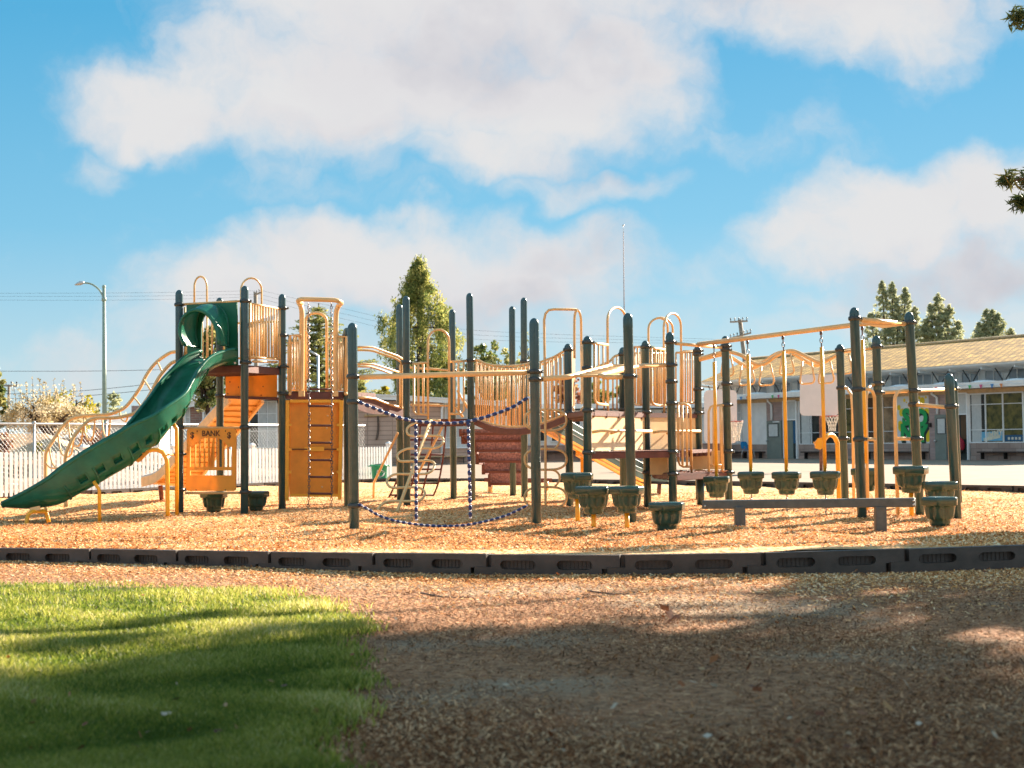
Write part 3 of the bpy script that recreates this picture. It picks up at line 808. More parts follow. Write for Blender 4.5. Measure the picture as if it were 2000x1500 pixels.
rf = mb.build('roof', FASC, lw)
mb = MB()
for (xa, ya), (xb, yb) in zip(prof, prof[1:]):
    A, B = W(xa, ya - .8, 73.27), W(xb, yb - .8, 73.27); mb.beam(A, B, .06, .05)
mb.build('roof_edge', WHITEW, rf)
mb = MB(); mb.tube(LP([(381, 791), (381, 796), (397, 801), (397, 890)], 73.7), .055, 8); mb.build('downpipe', WHITEW, lw)
mb = MB(); mb.tube(LP([(871, 787), (865, 792), (863, 800), (863, 907)], 73.7), .055, 8); mb.build('downpipe', WHITEW, lw)
LF.window(lw, 362, 370.5, 792, 872, (), (815, 845), glass=CURT)
LF.window(lw, 487, 540, 784, 874, (504.5, 521.5), (808, 842), glass=GLASS, curtains=((505, 520, 785, 873), (522, 539, 785, 873)))
LF.window(lw, 870, 912, 791, 873, (890,), (854,), glass=CURT, curtains=((871, 911, 792, 853),))
LF.window(lw, 918, 1000, 789, 813, (938, 958, 979), (), glass=GLASS, curtains=((959, 978, 790, 812),))
LF.part('window_sill', WHITEW, lw, 866, 1004, 872.5, 875, .12, .22)
# the little T-shaped timber and its hanging handle on the block wall
tb = thing('wall_timber', 'T-shaped brown timber hung on the tan block wall', 'timber', W(735, 812, 73.8))
mb = MB(); mb.tube(LP([(713, 812), (758, 811)], 73.82), .055, 8); mb.ball(W(714.5, 811.8, 73.78), .085); mb.build('crossbar', TANW, tb)
mb = MB(); mb.tube(smooth_pts(LP([(738, 812), (739, 830), (738, 846), (735, 859)], 73.8), 10), .05, 8); mb.build('hanging_handle', BARK, tb)
def bench(fac, x0, x1, y, label, m=None, back=-.28):
    t = thing('wall_bench', label, 'bench', Vector((*fac.pt((x0 + x1) / 2, back)[:2], 0)), 'benches along the school walls')
    mb = MB(); fac.fb(mb, x0, x1, y - 1.2, y + 1.2, -.2, .22, None, back); mb.build('seat', m or TANW, t)
    for x in (x0 + 4, (x0 + x1) / 2, x1 - 4): fac.part('bracket', BLACK, t, x - .6, x + .6, y + 1.2, y + 14, -.1, .1, None, back)
# --- link wing between the two buildings
mid = thing('link_wing', 'low pale link building with white roof band, half hidden behind the bridge railings', 'building', Vector((6, 80, 0)))
MF = Fac((-2, 78), (16, 81))
BR_M = brick_mat('rose_block_mid', (.42, .26, .20), (.50, .33, .26), (.34, .22, .18), tuple(MF.d), .8, .3, .02)
mb = MB(); a, b = MF.pt(1012), MF.pt(1400)
P = [a, b, b - MF.n * 5, a - MF.n * 5]
mb.hexa([p + U_ * -.1 for p in P] + [p + U_ * 2.75 for p in P]); mb.build('wall', GREYW, mid)
MF.part('brick_base', BR_M, mid, 1012, 1400, 868, 900, 0, .1, zb=-.1)
MF.part('roof', FASC, mid, 1008, 1395, 789, 798, -5, .7)
for x in (1040, 1075, 1110, 1170, 1230, 1290): MF.window(mid, x, x + 22, 803, 862, (x + 11,), (830,), glass=GLASS)
bench(LF, 770, 908, 892, 'long tan bench in front of the tan block wall of the left wing')
bench(MF, 1062, 1160, 882, 'dark bench on the brick base behind the loop climber', BARKD)
# --- the main school building on the right
RF = Fac((10.93, 82), (21.33, 64))
ex = tuple(RF.d)
BR_R = brick_mat('mauve_brick_right', (.40, .27, .24), (.47, .33, .29), (.36, .29, .26), ex, .55, .13, .012, wear=.15)
BLK_R = brick_mat('mauve_block_right', (.46, .34, .28), (.33, .235, .195), (.28, .20, .17), ex, .62, .31, .014, off=.5, wear=.18)
SHING = brick_mat('worn_cedar_shingles', (.76, .45, .11), (.32, .18, .05), (.12, .065, .02), ex, .40, .40, .05, wear=.6, bump=.8, axis2=(-RF.n.x, -RF.n.y, .9))
sb = thing('school_building', 'long school building with shingle roof, classroom windows and doors on the right', 'building', Vector((*RF.pt(1700)[:2], 0)))
mb = MB(); a, b = RF.pt(1386), RF.pt(2120)
P = [a, b, b - RF.n * 12, a - RF.n * 12]
mb.hexa([p + U_ * -.2 for p in P] + [p + U_ * 3.05 for p in P]); mb.build('wall', GREYW, sb)
# brick and block facing
for x0, x1, y0, y1, m, nm in ((1400, 1499, 868.5, 905, BLK_R, 'block_base'), (1560, 1815, 867, 905, BLK_R, 'block_base'), (1896, 2120, 864, 905, BLK_R, 'block_base'),
                              (1499.5, 1531, 779, 905, BR_R, 'brick_pier'), (1816, 1871, 764, 905, BR_R, 'brick_pier')):
    RF.part(nm, m, sb, x0, x1, y0, y1, 0, .08, zb=-.2)
# lower roof, fascia and the tan trim under it
RF.part('fascia', FASC, sb, 1400, 2120, 752.5, 761.5, -.2, .95, 1860)
RF.part('trim_board', TANW, sb, 1400, 2120, 762, 770, .0, .12, 1860)
RF.part('lower_roof', WHITEW, sb, 1398, 2120, 750.5, 752.6, -3.4, .97, 1860)
for x in (1480, 1560, 1640, 1765, 1850, 1925, 1990):
    mb = MB(); c = RF.pt(x, 1.0); z = RF.z(1860, 751, 0); mb.ball(c + U_ * (z - .02), .75, 12, 6, (1, 1, .26)); mb.build('roof_membrane_bulge', WHITEW, sb)
# clerestory
mb = MB(); RF.fb(mb, 1396, 2120, 716, 756, -.4, 0, 1860, 3.0); cw = mb.build('clerestory_wall', WHITEW, sb)
for x in range(1420, 2060, 46):
    f = MB()
    for q in (x, x + 17, x + 34): RF.fb(f, q - .8, q + .8, 728, 751, 0, .06, 1860, 3.0)
    RF.fb(f, x + .8, x + 33.2, 727, 728.6, 0, .06, 1860, 3.0)
    f = f.build('clerestory_window', WHITEW, sb)
    RF.part('pane', mat('clerestory_glass', (.36, .40, .43), .2, .2, .8) if 'clerestory_glass' not in MAT else MAT['clerestory_glass'], f, x, x + 34, 728.6, 751, .004, .02, 1860, 3.0)
# slatted canopy under the eave with iron brackets
zc = RF.z(1860, 716.5, 1.2)
can = MB()
for dd, dz in ((0, .03), (.30, 0), (.62, -.03), (.94, -.06), (1.26, -.09), (1.58, -.12), (1.9, -.15)):
    A, B = RF.pt(1360, 1.2) - RF.n * dd + U_ * (zc + dz), RF.pt(2120, 1.2) - RF.n * dd + U_ * (zc + dz)
    can.beam(A, B, .17, .09)
can = can.build('canopy_slats', FASC, sb)
mb = MB()
LEN = (RF.pt(2120, 1.2) - RF.pt(1360, 1.2)).length
for i in range(15):
    A = RF.pt(1360, 1.2) + RF.d * (LEN * i / 14) + U_ * (zc - .12); mb.beam(A - RF.n * .1, A - RF.n * 2.0 + U_ * -.17, .06, .10)
mb.build('canopy_rafters', FASC, can)
for i in range(14):
    mb = MB()
    A = RF.pt(1360, 1.2) + RF.d * (LEN * (i + .5) / 14) - RF.n * .5
    for sg in (-1, 1): mb.tube([A + U_ * (zc - .95), A + RF.d * (sg * .13) + U_ * (zc - .62), A + RF.d * (sg * .5) + U_ * (zc - .15)], .028, 5)
    mb.tube([A + U_ * (zc - 1.35), A + U_ * (zc - .9)], .035, 5)
    mb.build('canopy_bracket', BLACK, sb)
# hipped shingle roof
zE, zR = RF.z(1860, 713, 1.0), RF.z(1860, 668.5, 8.5)
E0, E1 = RF.pt(1368, 1.0), RF.pt(2120, 1.0); R0, R1 = RF.pt(1464, 8.5), RF.pt(2120, 8.5); B0 = E0 - RF.n * 15; B1 = E1 - RF.n * 15
E0, E1, B0, B1 = [p + U_ * zE for p in (E0, E1, B0, B1)]; R0, R1 = R0 + U_ * zR, R1 + U_ * zR
mb = MB(); mb.add([E0, E1, R1, R0, B0, B1], [(0, 1, 2, 3), (0, 3, 4), (4, 3, 2, 5), (1, 5, 2), (0, 4, 5, 1)])
rf = mb.build('roof', SHING, sb)
mb = MB(); mb.tube([R0 + U_ * .02, R1 + U_ * .02], .09, 6); mb.build('ridge_cap', TANW, rf)
# windows, doors, doorways
RF.part('stucco_panel', GREYW, sb, 1452, 1499, 779, 868, 0, .10)
RF.window(sb, 1440, 1449, 788, 866, (), (806, 826, 846), glass=CURT, w=1.4)
RF.window(sb, 1562, 1641, 778, 867, (1585, 1612), (845,), w=1.5, panes=((1562, 1585, 778, 867, GLASS), (1585, 1612, 778, 867, GLASS), (1612, 1641, 778, 867, GLASS)), curtains=((1565, 1582, 779, 866),))
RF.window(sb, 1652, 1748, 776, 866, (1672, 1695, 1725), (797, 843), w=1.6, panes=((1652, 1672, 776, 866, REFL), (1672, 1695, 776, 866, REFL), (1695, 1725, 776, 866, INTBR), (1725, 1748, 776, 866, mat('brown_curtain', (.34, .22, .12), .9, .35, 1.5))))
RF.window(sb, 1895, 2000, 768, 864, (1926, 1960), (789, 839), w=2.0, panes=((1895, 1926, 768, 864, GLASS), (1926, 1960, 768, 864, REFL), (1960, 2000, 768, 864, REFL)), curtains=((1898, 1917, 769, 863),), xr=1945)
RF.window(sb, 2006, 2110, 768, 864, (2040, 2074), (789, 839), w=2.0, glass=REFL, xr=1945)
def door(x0, x1, y0, y1, wx0, wx1, wy0, wy1, kx):
    d = RF.part('door', DOORM, sb, x0, x1, y0, y1, .08, .15, zb=.05)
    w_ = MB()
    for y in (wy0, wy1): RF.fb(w_, wx0, wx1, y - .6, y + .6, .15, .17)
    for x in (wx0, wx1): RF.fb(w_, x - .6, x + .6, wy0 + .6, wy1 - .6, .15, .168)
    w_.build('window_frame', BLACK, d)
    RF.part('pane', CURT, d, wx0 + .6, wx1 - .6, wy0 + .6, wy1 - .6, .15, .16)
    mb = MB(); c = RF.pt(kx) + RF.n * .22 + U_ * RF.z(kx, 861); mb.ball(c, .06); mb.tube([c, c - RF.n * .08], .025, 6); mb.build('handle', GALV, d)
    return d
d1 = door(1500.5, 1529, 822, 896.5, 1504, 1523, 828, 853, 1502.5); RF.part('door_closer', WHITEW, d1, 1514, 1526, 823, 825, .15, .21)
door(1829, 1851, 810, 896.5, 1834, 1850, 817, 847, 1831)
def doorway(x0, x1, yt, yd, extra):
    mb = MB()
    for x in (x0, x1): RF.fb(mb, x - 1.1, x + 1.1, yt, 897, .08, .18, zb=.05)
    for y in (yt, yd): RF.fb(mb, x0 + 1.1, x1 - 1.1, y - 1, y + 1, .08, .175)
    w_ = mb.build('doorway', WHITEW, sb)
    RF.part('transom_panel', CURT, w_, x0 + 1.1, x1 - 1.1, yt + 1, yd - 1, .082, .10)
    RF.part('dark_opening', INTER, w_, x0 + 1.1, x1 - 1.1, yd + 1, 897, .082, .09, zb=.05)
    for e in extra: RF.part(*e[:2], w_, *e[2:])
doorway(1534, 1559, 783, 820, (('door_leaf', DOORM, 1535.2, 1551, 822, 896, .092, .13), ('blue_panel', BLUEI, 1551.2, 1558, 822, 866, .092, .12)))
doorway(1872, 1893, 768, 809, (('brown_panel', INTBR, 1879, 1891, 811, 858, .092, .12),))
mb = MB(); mb.tube([p + RF.n * .16 for p in (RF.pt(1504) + U_ * RF.z(1504, 779), RF.pt(1504) + U_ * RF.z(1504, 784), RF.pt(1511) + U_ * RF.z(1511, 790), RF.pt(1511) + U_ * RF.z(1511, 821))], .06, 8); mb.build('downpipe', WHITEW, sb)
mb = MB(); mb.tube([p + RF.n * .16 for p in (RF.pt(1825) + U_ * RF.z(1825, 766), RF.pt(1825) + U_ * RF.z(1825, 770), RF.pt(1835) + U_ * RF.z(1835, 776), RF.pt(1835) + U_ * RF.z(1835, 809))], .06, 8); mb.build('downpipe', WHITEW, sb)
mb = MB(); RF.fb(mb, 1817, 1821, 826, 834, .08, .2); mb.build('electrical_box', BLACK, sb)
# the painted mural panel
mu = RF.part('mural_panel', MURALW, sb, 1752, 1816, 773, 866, 0, .06)
mb = MB(); 
def disc(mb, x, y, r, m_i=None):
    c = RF.pt(x) + RF.n * .062 + U_ * RF.z(x, y); n = 14
    mb.add([c + RF.d * (r * math.cos(2 * math.pi * i / n)) + U_ * (r * math.sin(2 * math.pi * i / n) * 1.1) for i in range(n)], [tuple(range(n))])
for x, y, r in ((1764, 800, .10), (1768, 782, .13), (1757, 796, .2), (1803, 783, .27), (1797, 777, .13), (1772, 786, .06), (1810, 776, .1), (1762, 806, .28), (1802, 803, .26), (1811, 808, .4), (1811, 816, .36), (1812, 832, .3), (1760, 835, .3), (1759, 828, .24), (1811, 846, .36), (1812, 855, .3), (1786, 822, .2), (1775, 800, .12), (1795, 776, .08)): disc(mb, x, y, r * .58)
mb.build('yellow_blot', MURALY, mu)
for m_, off, sh in ((MURALK, .085, .0), (MURALG, .06, .012)):
    mb = MB()
    for ch, x, y, size in (('S', 1771, 816, .98), ('O', 1799, 817.5, 1.0), ('N', 1771.5, 846, .98), ('Y', 1802, 848, 1.0)):
        c = RF.pt(x) + RF.n * (.068 + sh) + U_ * RF.z(x, y) + (Vector((0, 0, 0)) if sh else RF.d * .08 + U_ * -.07)
        put_text(mb, ch, size, c, RF.d, U_, off)
    mb.build('bubble_lettering', m_, mu)
# posters behind the low panes
ps = RF.part('poster', POSTERB, sb, 1915, 1957, 843, 861, .032, .042, 1945)
mb = MB(); put_text(mb, 'IMMY', .36, RF.pt(1943) + RF.n * .05 + U_ * RF.z(1943, 848), RF.d + U_ * .2, U_, .012); mb.build('lettering', POSTERW, ps)
mb = MB(); A, B = RF.pt(1921) + RF.n * .048 + U_ * RF.z(1921, 859), RF.pt(1953) + RF.n * .048 + U_ * RF.z(1953, 852); mb.beam(A, B, .012, .14); mb.build('stripe', POSTERW, ps)
pw = RF.part('window_display', BLUEI, sb, 1962, 1997, 850, 862, .032, .042, 1945)
for i in range(4): RF.part('display_card', POSTERW, pw, 1968 + i * 7, 1972 + i * 7, 854, 859, .043, .05, 1945)
for x0, x1, lab in ((1418, 1487, 'dark bench on the block base left of the blue chair'), (1568, 1640, 'dark bench on the block base under the curtained window'), (1690, 1805, 'dark bench on the block base under the mural'), (1912, 2010, 'dark bench on the block base under the poster window')):
    bench(RF, x0, x1, 883, lab, BARKD)
# bunting along the fascia
bt = thing('bunting', 'string of small coloured pennant flags along the school fascia', 'bunting', RF.pt(1700) + U_ * 2.5)
FL = [mat('bunting_pink', (.62, .08, .20), .7, .1, 9), mat('bunting_green', (.08, .42, .12), .7, .1, 9), mat('bunting_orange', (.80, .26, .06), .7, .1, 9), mat('bunting_blue', (.05, .22, .50), .7, .1, 9)]
mb = MB(); zf = RF.z(1860, 756, 0)
pts = [RF.pt(1440 + i * 20) + RF.n * 1.02 + U_ * (zf + .02 - .06 * (i % 2)) for i in range(32)]
mb.tube(pts, .012, 4); mb.build('cord', WHITEW, bt)
for i, x in enumerate((1456, 1478, 1490, 1540, 1552, 1668, 1720, 1735, 1862, 1878, 1893, 1928, 1950, 1972, 1990)):
    c = RF.pt(x) + RF.n * 1.03 + U_ * zf; mb = MB()
    big = .32 if x == 1456 else .11
    mb.slab([c + RF.d * -big * .8, c + RF.d * big * .8, c + U_ * -big * 1.7], RF.n * .01); mb.build('flag', FL[(i * 3 + 0) % 4 if x != 1456 else 0], bt)
# blue chair by the first door
cc = RF.pt(1501) + RF.n * 1.4; cc.z = .15
ch = thing('school_chair', 'small blue plastic chair with pale metal legs beside the grey door', 'chair', cc)
r_ = Vector((.83, .55, 0)); f_ = Vector((.55, -.83, 0))
mb = MB()
pl = lambda a, b, h: cc + r_ * a + f_ * b + U_ * h
mb.rings([[pl(-.2, -.2, .43), pl(.2, -.2, .43), pl(.22, .22, .45), pl(-.22, .22, .45)], [pl(-.2, -.2, .46), pl(.2, -.2, .46), pl(.22, .22, .48), pl(-.22, .22, .48)]], smooth=False); mb.build('seat', CHAIRB, ch, bevel=.012)
mb = MB(); o_ = [(-.2, .52), (.2, .52), (.23, .7), (.2, .84), (.1, .88), (-.1, .88), (-.2, .84), (-.23, .7)]
mb.slab([pl(a, -.22 - (h - .5) * .2, h) for a, h in o_], f_ * -.025, [[pl(a, -.22 - (h - .5) * .2, h) for a, h in ((-.05, .55), (-.05, .63), (.05, .63), (.05, .55))]]); mb.build('backrest', CHAIRB, ch)
for a, b in ((-.19, .2), (.19, .2), (-.19, -.2), (.19, -.2)): mb = MB(); mb.tube([pl(a, b, .44), pl(a * 1.2, b * 1.35, 0)], .016, 6); mb.build('leg', GALV, ch)
# red bag hanging in the doorway
bc = RF.pt(1881.5) + RF.n * .32 + U_ * RF.z(1881.5, 869)
bag = thing('backpack', 'red and black backpack hanging in the dark doorway on the right', 'backpack', bc)
mb = MB(); mb.ball(bc, .32, 12, 8, (.8, .55, 1.0)); mb.ball(bc + U_ * -.12 + RF.n * .1, .22, 10, 6, (.85, .6, .9)); mb.build('body', PACK, bag)
mb = MB(); mb.ball(bc + U_ * -.27, .2, 10, 6, (1.05, .8, .5)); mb.build('base', BLACK, bag)
mb = MB(); mb.tube([bc + U_ * .28 + RF.d * -.08, bc + U_ * .48, bc + U_ * .28 + RF.d * .08], .025, 6); mb.build('strap', PACK, bag)

# --- neighbours beyond the fence
def house(name, label, px, Z, dx, dy, hw, hr, wm, rm, chim=None):
    c = W(*px, Z); c.z = -.1
    t = thing(name, label, 'house', c, 'houses beyond the fence')
    mb = MB(); mb.box(c + Vector((0, 0, hw / 2)), (dx, dy, hw)); mb.build('wall', wm, t)
    mb = MB(); e = .4; x, y = dx / 2 + e, dy / 2 + e
    b_ = [c + Vector((sx * x, sy * y, hw + .003)) for sx, sy in ((-1, -1), (1, -1), (1, 1), (-1, 1))]; r0, r1 = c + Vector((-dx * .22, 0, hw + hr)), c + Vector((dx * .22, 0, hw + hr))
    mb.add(b_ + [r0, r1], [(0, 1, 5, 4), (1, 2, 5), (2, 3, 4, 5), (3, 0, 4), (3, 2, 1, 0)]); rf = mb.build('roof', rm, t)
    if chim: mb = MB(); mb.box(c + Vector((chim, 0, hw + hr * .8)), (.9, .7, 1.4)); mb.build('chimney', BR_L, rf)
    for k in (-.25, .2):
        mb = MB(); q = c + Vector((dx * k, -dy / 2 - .03, hw * .55)); mb.box(q, (1.2, .05, 1.0)); f = mb.build('window', WHITEW, t); mb = MB(); mb.box(q + Vector((0, -.03, 0)), (1.0, .03, .8)); mb.build('pane', GLASS, f)
    return t
ROOF1 = mat('orange_tan_roofing', (.58, .36, .20), .85, .2, 3, bump=.3); ROOF2 = mat('blue_grey_roofing', (.27, .31, .37), .85, .15, 3, bump=.3); ROOF3 = mat('grey_roofing', (.36, .34, .33), .85, .15, 3)
house('house', 'house with orange tan hip roof low behind the fence at far left', (30, 860), 58, 5.2, 6, .72, 1.05, WHITEW, ROOF1)
house('house', 'blue grey roofed house behind the blossoming tree', (55, 860), 92, 8, 7, 1.1, .9, GREYW, ROOF2)
house('house', 'white walled house just right of the blossoming tree trunk', (150, 850), 84, 2.6, 5, 1.75, .5, WHITEW, ROOF3)
house('house', 'grey roofed house with a brick chimney behind the slide', (255, 830), 100, 5.6, 8, 2.6, .75, CREAM, ROOF3, .6)
# ------------------------------------------------------------------ trees
def leaf_quads(C, size, aspect=.5, droop=0.0, flat=0.0, sv=.4):
    """one small bent-free leaf per centre: random turn, optionally hanging (droop) or lying level (flat)"""
    n = len(C)
    a = RNG.normal(size=(n, 3)); a[:, 2] *= (1 - flat); a[:, 2] -= droop * 1.6
    a /= np.linalg.norm(a, axis=1)[:, None] + 1e-9
    b = RNG.normal(size=(n, 3)); b[:, 2] *= (1 - flat); b -= a * (a * b).sum(1)[:, None]; b /= np.linalg.norm(b, axis=1)[:, None] + 1e-9
    s = size * RNG.uniform(1 - sv, 1 + sv, n)[:, None]
    u = a * s / 2; w = b * s * aspect / 2
    v = np.stack([C - u, C - u * .1 + w, C + u, C - u * .1 - w], 1).reshape(-1, 3)
    return v, np.arange(n * 4).reshape(n, 4)
def clump_cloud(clumps, per, flatten=.8):
    """clumps: (centre, radius); leaves thrown round each centre, denser to its outside top"""
    P = []; Rn = []
    for c, r in clumps:
        k = max(3, int(per * RNG.uniform(.6, 1.4)))
        d = RNG.normal(size=(k, 3)); d /= np.linalg.norm(d, axis=1)[:, None]
        q = d * (r * RNG.random(k) ** .45)[:, None]; q[:, 2] *= flatten
        P.append(np.array(c)[None, :] + q)
        Rn.append(np.clip(RNG.normal(RNG.uniform(.25, .75), .16, k), 0, 1))
    return np.concatenate(P), np.concatenate(Rn)
def finish_tree(name, label, base, trunk_mb, bark, C, rnd, size, m, aspect=.5, droop=0.0, flat=0.0, cat='tree', group='trees behind the playground', crown='crown'):
    t = thing(name, label, cat, base, group)
    trunk_mb.build('trunk', bark, t)
    v, q = leaf_quads(C, size, aspect, droop, flat)
    np_mesh(crown, v, q, m, parent=t, rnd=rnd)
    return t
def limb(mb, a, b, r0, r1, sag=.15, n=5):
    a = Vector(a); b = Vector(b); L = (b - a).length
    pts = [a.lerp(b, i / n) + Vector((random.uniform(-.04, .04) * L, random.uniform(-.04, .04) * L, sag * L * math.sin(math.pi * i / n) * .5)) * (0 if i in (0, n) else 1) for i in range(n + 1)]
    mb.tube(pts, [r0 + (r1 - r0) * i / n for i in range(n + 1)], 6)
    return pts
def base_of(x, Z, z=0.0):
    p = W(x, 880, Z); return Vector((p.x, Z, z))
PINE_M = leaf_mat('pine_needles', [(.17, .20, .11), (.34, .37, .21), (.52, .52, .31), (.68, .63, .40)], trans=.55)
CEDAR_M = leaf_mat('cedar_needles', [(.06, .095, .03), (.17, .20, .06), (.34, .33, .10), (.52, .44, .15)], trans=.5)
WEEP_M = leaf_mat('weeping_conifer_sprays', [(.05, .09, .028), (.17, .21, .055), (.42, .40, .11), (.68, .58, .20)], trans=.55)
BROAD_M = leaf_mat('glossy_broad_leaves', [(.035, .07, .022), (.11, .16, .04), (.28, .28, .08), (.72, .60, .26)], trans=.45, rough=.4, spec=.5)
BLOS_M = leaf_mat('cream_blossom', [(.24, .17, .07), (.52, .41, .22), (.74, .64, .44), (.86, .80, .66)], trans=.4)
YEL_M = leaf_mat('yellow_green_foliage', [(.11, .12, .025), (.32, .28, .03), (.55, .44, .035), (.66, .56, .08)], trans=.4)
RED_M = leaf_mat('reddish_foliage', [(.12, .04, .025), (.34, .12, .07), (.50, .24, .14), (.40, .30, .08)], trans=.4)
TWIG_M = leaf_mat('sparse_spring_leaves', [(0.140, 0.175, 0.052), (0.350, 0.350, 0.123), (0.595, 0.525, 0.228)], trans=.4)
FORE_M = leaf_mat('near_pine_needles', [(.016, .03, .010), (.035, .055, .016), (.07, .085, .028)], trans=.12)

NEEDLE_M = leaf_mat('brown_green_needles', [(.03, .05, .016), (.06, .09, .025), (.14, .13, .04)], trans=.25)
def conifer(name, label, x, ytop, Z, rad, m, first=.18, tiers=26, per=26, leaf=.30, tops=((0, 1.0),), group='trees behind the playground', up=.25, z0=0.0, aspect=.35, thin=1.0):
    b = base_of(x, Z, z0); h = W(x, ytop, Z).z - z0
    mb = MB(); cl = []
    for ox, hf in tops:
        top = b + Vector((ox, random.uniform(-.4, .4), h * hf)); st = b + Vector((ox * .3, 0, 0))
        mb.tube([st, st.lerp(top, .5) + Vector((ox * .1, 0, 0)), top], [.02 * h, .012 * h, .004 * h], 7)
        for i in range(tiers):
            t = first + (1 - first) * (i + random.random() * .7) / tiers
            R = rad * (1 - t) ** .62 * (1.0 if len(tops) == 1 else .72) + .08 * rad
            for k in range(random.choice((3, 4, 5))):
                if random.random() > thin: continue
                a = random.uniform(0, 2 * math.pi); L = R * random.uniform(.55, 1.12)
                s = st.lerp(top, t); e = s + Vector((math.cos(a) * L, math.sin(a) * L, up * L))
                if L > .5: mb.tube([s, e], [.012 * L + .012, .006], 4, cap=False)
                nn = max(1, int(L / .55))
                for j in range(nn + 1):
                    f = .35 + .65 * j / max(1, nn)
                    cl.append((tuple(s.lerp(e, f) + Vector((0, 0, .05))), .20 * rad * (1.12 - t) * random.uniform(.6, 1.1) + .12))
        for k in range(4): cl.append((tuple(top + Vector((0, 0, -.12 * k))), .16))
    C, r = clump_cloud(cl, per, .75)
    return finish_tree(name, label, b, mb, BARKD, C, r, leaf, m, aspect, group=group)
G1 = 'trees behind the playground'
def soft_pine(label, x, Z, peaks, ybase):
    """a far pine seen as one soft mass with several leaders: (photo column, photo row of its tip, half width in metres)"""
    b = base_of(x, Z); mb = MB(); cl = []
    for (px, py, hw) in peaks:
        top = W(px, py, Z); st = b + Vector(((top.x - b.x) * .35, random.uniform(-.6, .6), 0)); mb.tube([st, st.lerp(top, .55), top], [.26, .16, .03], 6)
        zb = W(px, ybase, Z).z; Ht = top.z - zb
        n = int(150 * Ht / 6); hw *= 1.2
        for i in range(n):
            t = random.random() ** .8; R = hw * (1 - t) ** .8 + .10; a = random.uniform(0, 2 * math.pi); q = R * random.uniform(.35, 1.12)
            p = Vector((top.x - (top.x - st.x) * (1 - t) * .3 + math.cos(a) * q, top.y + math.sin(a) * q, zb + Ht * t * .985 + .10 * q))
            cl.append((tuple(p), random.uniform(.16, .34) * (1.25 - .6 * t)))
            if i % 5 == 0 and q > .4: mb.tube([Vector((top.x - (top.x - st.x) * (1 - t) * .3, top.y, p.z - .25 * q)), p], [.05, .015], 4, cap=False)
        for k in range(5): cl.append((tuple(top + Vector((random.gauss(0, .05), 0, -.16 * k))), .12 + .03 * k))
    C, r = clump_cloud(cl, 26, .75)
    finish_tree('pine_tree', label, b, mb, BARKD, C, r, .27, PINE_M, .3, group=G1)
soft_pine('tallest pale green pine with three pointed tops behind the shingle roof', 1750, 150, [(1722, 549, 1.5), (1742, 551, 1.6), (1768, 562, 1.6), (1700, 612, 1.2), (1787, 600, 1.5), (1752, 600, 2.4)], 712)
soft_pine('middle pale green pine with one high pointed top behind the shingle roof', 1838, 150, [(1833, 574, 1.7), (1818, 594, 1.4), (1853, 596, 1.6), (1872, 628, 1.2), (1838, 610, 2.5), (1808, 625, 1.0)], 705)
soft_pine('small rounded pale green pine at the right end of the shingle roof', 1942, 165, [(1926, 604, 1.5), (1938, 605, 1.4), (1950, 612, 1.6), (1975, 642, .9), (1912, 630, 1.3), (1940, 625, 2.5)], 695)
conifer('pine_tree', 'tiny distant dark conifer just right of the street lamp', 222, 768, 190, 2.3, PINE_M, first=.3, tiers=12, per=9, leaf=.55)
conifer('cypress_tree', 'tiny slim dark cypress far off left of the street lamp', 193, 788, 190, .7, PINE_M, first=.2, tiers=10, per=6, leaf=.5)
# broad spreading cedar behind the arch gate
def cedar():
    b = base_of(628, 88); h = W(622, 592, 88).z; mb = MB(); cl = []
    top = b + Vector((-.1, 0, h)); mb.tube([b, b.lerp(top, .5), top], [.34, .2, .03], 8)
    for i in range(44):
        t = .16 + .82 * (i + random.random()) / 44
        R = 3.0 * min(1.0, (1 - t) * 2.3 + .04)
        for k in range(4):
            a = random.uniform(0, 2 * math.pi); L = R * random.uniform(.5, 1.12)
            s = b.lerp(top, t); e = s + Vector((math.cos(a) * L, math.sin(a) * L, .16 * L))
            if L > .5: mb.tube([s, e], [.05, .012], 4, cap=False)
            n = int(L / .5)
            for j in range(n + 1):
                p = s.lerp(e, .25 + .75 * j / max(1, n))
                cl.append((tuple(p + Vector((random.uniform(-.3, .3), random.uniform(-.3, .3), -.1 * j / max(1, n)))), random.uniform(.28, .48)))
    C, r = clump_cloud(cl, 28, .38)
    finish_tree('cedar_tree', 'spreading cedar with level layered branches behind the chain ladder gate', b, mb, BARKD, C, r, .20, CEDAR_M, .35, flat=.5)
cedar()
def weeping():
    b = base_of(828, 82); h = W(816, 516, 82).z; mb = MB(); cl = []
    top = W(816, 517, 82); mb.tube([b, b.lerp(top, .5), top], [.36, .22, .03], 8)
    for i in range(330):
        t = random.random() ** .8 * .97 + .03
        R = (1.95 + .4 * math.sin(11 * t)) * min(1.0, (1 - t) * 2.7 + .05) * (1 if t > .28 else .9)
        a = random.uniform(0, 2 * math.pi); L = R * random.uniform(.45, 1.1)
        s = b.lerp(top, t); e = s + Vector((math.cos(a) * L, math.sin(a) * L, .1))
        if L > .7 and i % 3 == 0: mb.tube([s, e], [.035, .01], 4, cap=False)
        d = random.uniform(.5, 1.5) * (.5 + .8 * min(1, 1.6 * (1 - t)))
        for j in range(5): cl.append((tuple(e + Vector((random.uniform(-.1, .1), random.uniform(-.1, .1), .25 - d * j / 4))), random.uniform(.17, .30)))
    C, r = clump_cloud(cl, 30, 1.25)
    finish_tree('weeping_conifer', 'tall tapering conifer with drooping sprays, behind the middle deck arch', b, mb, BARKD, C, r, .17, WEEP_M, .34, droop=.9)
weeping()
